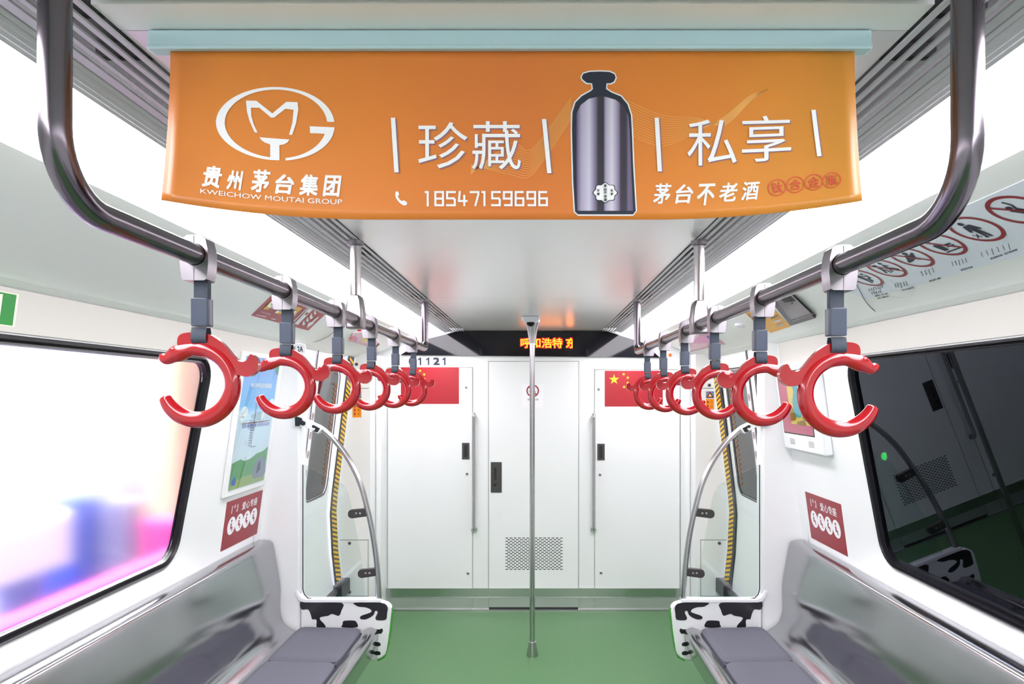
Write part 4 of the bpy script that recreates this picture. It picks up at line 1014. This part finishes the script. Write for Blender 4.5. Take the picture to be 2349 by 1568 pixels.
# black call box and amber notice, right
def cpanel(name, uv, m, th, label, cat, deco=None, bevel=0):
    pts = [PC(u, v) for u, v in uv]; M = MB(); sgn = 1 if uv[0][0] > U0 else -1; n = Vector((-sgn*.394, 0, -.919))
    M.prism(pts, n*th, m)
    if deco: deco(M)
    return tag(M.build(name, smooth=0, bevel=bevel), label, cat)
CALLG = mat('call_box_grey', (84, 78, 86), .25)
def d1(M):
    for pts, m in (([(1779, 688), (1816, 675), (1864, 722), (1818, 738)], CALLG), ([(1785, 681), (1812, 676), (1826, 690), (1800, 694)], INK)):
        M.poly([PC(u, v, .0135) for u, v in pts], m)
    M.poly([PC(u, v, .0142) for u, v in stroke([(1812, 736), (1866, 719)], 2.5)], BLACK); M.poly([PC(u, v, .0145) for u, v in circ(1816, 696, 3, 10, 2.4)], BLACK)
cpanel('call_box', [(1772, 686), (1816, 672), (1873, 723), (1816, 741)], BLACK, .013, 'black recessed call box on the slope beside the amber notice', 'call box', d1)
def d2(M):
    for k in range(3):
        M.poly([PC(u, v, .003) for u, v in stroke([(1768+k*7, 729+k*9), (1785+k*7, 724.5+k*9)], 5)], SCRO)
    for k in range(3): M.poly([PC(u, v, .003) for u, v in stroke([(1716+k*8, 722+k*8), (1722+k*8, 728+k*8)], 2)], SCRO)
cpanel('amber_notice', [(1707, 716), (1764, 697), (1814, 748), (1768, 763)], AMBER, .0015, 'amber notice with small dark text beside the black call box', 'notice', d2)
M = MB().lathe(PC(1699, 744), [(.03, .004), (.028, -.006), (.018, -.014), (0, -.017)], CLEARISH, 'Z', 20)
tag(M.build('clear_cap'), 'small clear plastic cap on the slope beside the amber notice', 'cap')
def near(pts, k=1.075): return [(U0+(u-U0)*k, V0+(v-V0)*k) for u, v in pts]
def frame_strip(M, a, b, t=2.2): M.poly([PC(u, v, .008) for u, v in near(stroke([a, b], t))], PRINTW)
def d3(M):
    M.poly([PC(u, v, .005) for u, v in near(((1560, 795), (1583, 773), (1600, 768), (1628, 795)))], MAG)
    M.poly([PC(u, v, .006) for u, v in near(stroke([(1594, 780), (1612, 792)], 4))], STV)
    M.poly([PC(u, v, .006) for u, v in near(((1538, 797), (1557, 790), (1560, 812), (1556, 814)))], PALE)
    frame_strip(M, (1556, 815), (1630, 798)); M.poly([PC(u, v, .008) for u, v in near(stroke([(1536, 798), (1555, 815)], 1.6))], NAVY)
cpanel('advert_card', near([(1536, 798), (1588, 766), (1600, 766), (1632, 797), (1556, 815)]), PINK, .004, 'pink advert card with magenta patches at the far end, dark window side', 'advert', d3)
def d4(M):
    M.poly([PC(u, v, .005) for u, v in near(((832, 783), (838, 777), (850, 783), (846, 793)))], MAG)
    M.poly([PC(u, v, .006) for u, v in near(star(864, 788, 9, -1.4))], STARY)
    M.poly([PC(u, v, .005) for u, v in near(((880, 775), (888, 790), (885, 805), (878, 800)))], PALE)
    frame_strip(M, (828, 790.5), (886, 807)); M.poly([PC(u, v, .008) for u, v in near(stroke([(886, 805), (896, 796)], 1.6))], NAVY)
cpanel('advert_card', near([(828, 790), (838, 772), (868, 768), (897, 796), (886, 807)]), PINK, .004, 'pink advert card with a yellow star at the far end, bright window side', 'advert', d4)
for nm, u, v, m, lb, wh in (('indicator_lamp', 805, 773.5, ORNGE, 'small orange indicator lamp with white cap on the slope below the red one', (807, 767.5)), ('indicator_lamp', 824.5, 755, REDI, 'small red indicator lamp on the slope above the orange one', None)):
    M = MB().lathe(PC(u, v), [(.013, .004), (.0125, -.006), (.008, -.011), (0, -.0125)], m, 'Z', 16)
    if wh: M.lathe(PC(*wh), [(.014, .003), (.013, -.003), (0, -.004)], CLEARISH, 'Z', 16)
    tag(M.build(nm), lb, 'lamp', 'indicator lamps')
tag(MB().lathe(EW(1537, 814), [(.013, 0), (.0125, -.006), (.008, -.011), (0, -.0125)], ORNGE, 'Y', 16).build('indicator_lamp'), 'small orange indicator lamp at the top of the end wall beside the black panel', 'lamp', 'indicator lamps')
# fire equipment poster, left slope
def T1(a, b): return (570+a/13.05, 670+b/13.05)
def d5(M):
    def pc(pts, m, o): M.poly([PC(*T1(a, b), o) for a, b in pts], m)
    pc([(430, 510), (700, 235), (860, 250), (600, 520)], YELLOW, .003); pc(smooth_pts([(570, 420), (700, 250), (800, 240), (790, 380), (640, 460)], 4, True), EXITW, .0036)
    pc(smooth_pts([(650, 460), (720, 400), (790, 420), (740, 500)], 4, True), PINK, .004); pc(circ(715, 365, 30, 12), INK, .0042)
    pc([(780, 610), (880, 540), (1130, 560), (1000, 640), (870, 645)], YELLOW, .003); pc([(790, 605), (880, 545), (940, 552), (850, 625)], EXITW, .0034)
    pc([(1260, 560), (1440, 560), (1320, 680), (1260, 690)], EXITW, .003); pc([(1480, 430), (1610, 475), (1430, 640), (1270, 680)], YELLOW, .0028); pc(smooth_pts([(1310, 660), (1400, 610), (1430, 650), (1350, 710)], 4, True), PINK, .0036)
    for k in range(9): pc([(370+k*35, 560+k*9), (385+k*35, 563+k*9), (360+k*35, 600+k*12), (345+k*35, 597+k*12)], PINK, .003)
    pc([(240, 650), (540, 720), (520, 750), (225, 680)], PINK, .003); pc([(690, 780), (830, 800), (800, 830), (670, 805)], PINK, .003)
    pc([(1745, 470), (1775, 480), (1275, 975), (1250, 965)], PRINTW, .003)
    pc([(1375, 940), (1790, 490), (1920, 520), (1480, 975)], PRINTW, .003); pc([(1680, 660), (1745, 600), (1810, 620), (1730, 695)], SIGNRED, .0036)
    for x, y, k in ((1650, 900, 1.0), (1760, 800, .9), (1870, 700, 1.1), (1990, 590, .8)):
        pc(smooth_pts([(x-35*k, y+70*k), (x-20*k, y-10*k), (x+30*k, y-70*k), (x+20*k, y), (x+55*k, y+30*k), (x+10*k, y+95*k)], 4, True), PRINTW, .003)
    pc([(1745, 1070), (1790, 930), (1870, 880), (1870, 905), (2070, 730), (2110, 740), (1925, 920), (1975, 915), (1880, 980)], PRINTW, .003)
p_ = [T1(80, 690), T1(780, -20), T1(1420, -20), T1(2300, 660), T1(1790, 1140)]
cpanel('fire_equipment_poster', [T1(80, 690), T1(790, -10), T1(2310, 640), T1(1790, 1140)], mat('poster_red', (176, 52, 66), .4), .0012, 'red fire equipment poster with white flames and arrow above the route map', 'poster', d5)
# thin retaining wires hanging from the cove flaps
for nm, pts, lb in (('retaining_wire', [(1960, 640), (1985, 690), (2015, 718), (2050, 724)], 'thin dark retaining wire hanging below the prohibition sheet'), ('retaining_wire', [(770, 756), (752, 772), (720, 784), (680, 785)], 'thin dark retaining wire on the slope past the red fire equipment poster')):
    tag(MB().tube([PC(u, v, .004) for u, v in smooth_pts(pts, 5)], .0012, DARKST, 6).build(nm), lb, 'wire', 'retaining wires')

# ------------------------------------------------------------------ outside: station on the left, tunnel on the right
struct(MB().box(-7, -1.62, .5, 16, -.1, 0, STG).build('platform_floor'))
struct(MB().box(-7.1, -7, .5, 16, 0, 3.6, STW).build('platform_wall'))
struct(MB().box(-7.1, -1.5, 16, 16.1, 0, 3.6, STW).build('platform_end_wall'))
struct(MB().box(-7.1, -1.5, .5, 16.1, 3.6, 3.7, STW).build('platform_ceiling'))
tag(MB().box(-1.9, -1.8, .7, 8, .68, .84, STP).build('platform_barrier'), 'long pink platform barrier seen low through the bright window', 'barrier')
def out(u, v, X): 
    Y = (X-CX)*F/(u-U0); return P(u, v, Y)
def kiosk(name, X, u0, u1, vt, m, label, cat, depth=.25, zb=0.0):
    a, b = out(u0, vt, X), out(u1, vt, X)
    y0, y1 = min(a.y, b.y), max(a.y, b.y)
    tag(MB().box(X-depth, X, y0, y1, zb, a.z if a.z > zb+.05 else zb+.3, m).build(name, bevel=.02), label, cat)
kiosk('ticket_machine', -3.6, 165, 240, 1150, STB, 'blurred deep blue machine on the platform outside the bright window', 'machine')
kiosk('ticket_machine', -3.9, 240, 290, 1165, STL, 'blurred pale blue machine close beside the deep blue one on the platform', 'machine')
kiosk('column_base', -3.3, 292, 345, 1150, STG, 'blurred grey column base beside the pale blue machine on the platform', 'column')
kiosk('information_stand', -4.4, 40, 130, 1170, STL, 'blurred pale blue stand behind the white table on the platform', 'stand')
kiosk('bench_table', -2.8, -40, 165, 1215, STW, 'blurred white table top on the platform outside the bright window', 'table', .5, .62)
kiosk('table_leg_post', -3.0, 78, 112, 1290, STV, 'blurred violet post below the white table top on the platform', 'post')
kiosk('magenta_glow_box', -2.4, 405, 440, 1195, STP, 'blurred magenta box standing in for a pink glow near the far edge of the bright window', 'box')  # box added for the pink glow at the window's edge
kiosk('peach_pillar', -3.0, 400, 470, 700, STPE, 'pale peach pillar outside at the far edge of the bright window', 'pillar')
struct(MB().box(2.6, 2.7, -1, 9, -1, 3.2, TUN).build('tunnel_wall'))
struct(MB().box(1.46, 2.7, 9, 9.1, -1, 3.2, TUN).build('tunnel_end'))
struct(MB().box(1.46, 2.7, -1, 9, 3.2, 3.3, TUN).build('tunnel_roof')); struct(MB().box(1.46, 2.7, -1, 9, -1.1, -1, TUN).build('tunnel_floor'))
p = out(2036, 1046, 2.58)
root = thing('signal_lamp', 'small glowing green signal lamp in the tunnel beyond the dark window', 'lamp', p)
MB().box(2.56, 2.6, p.y-.08, p.y+.08, p.z-.06, p.z+.06, TUN).build('housing', root)
MB().lathe((2.56, p.y, p.z), [(.03, 0), (.026, -.012), (.016, -.02), (0, -.023)], SIGNAL, 'X', 18).build('lens', root)
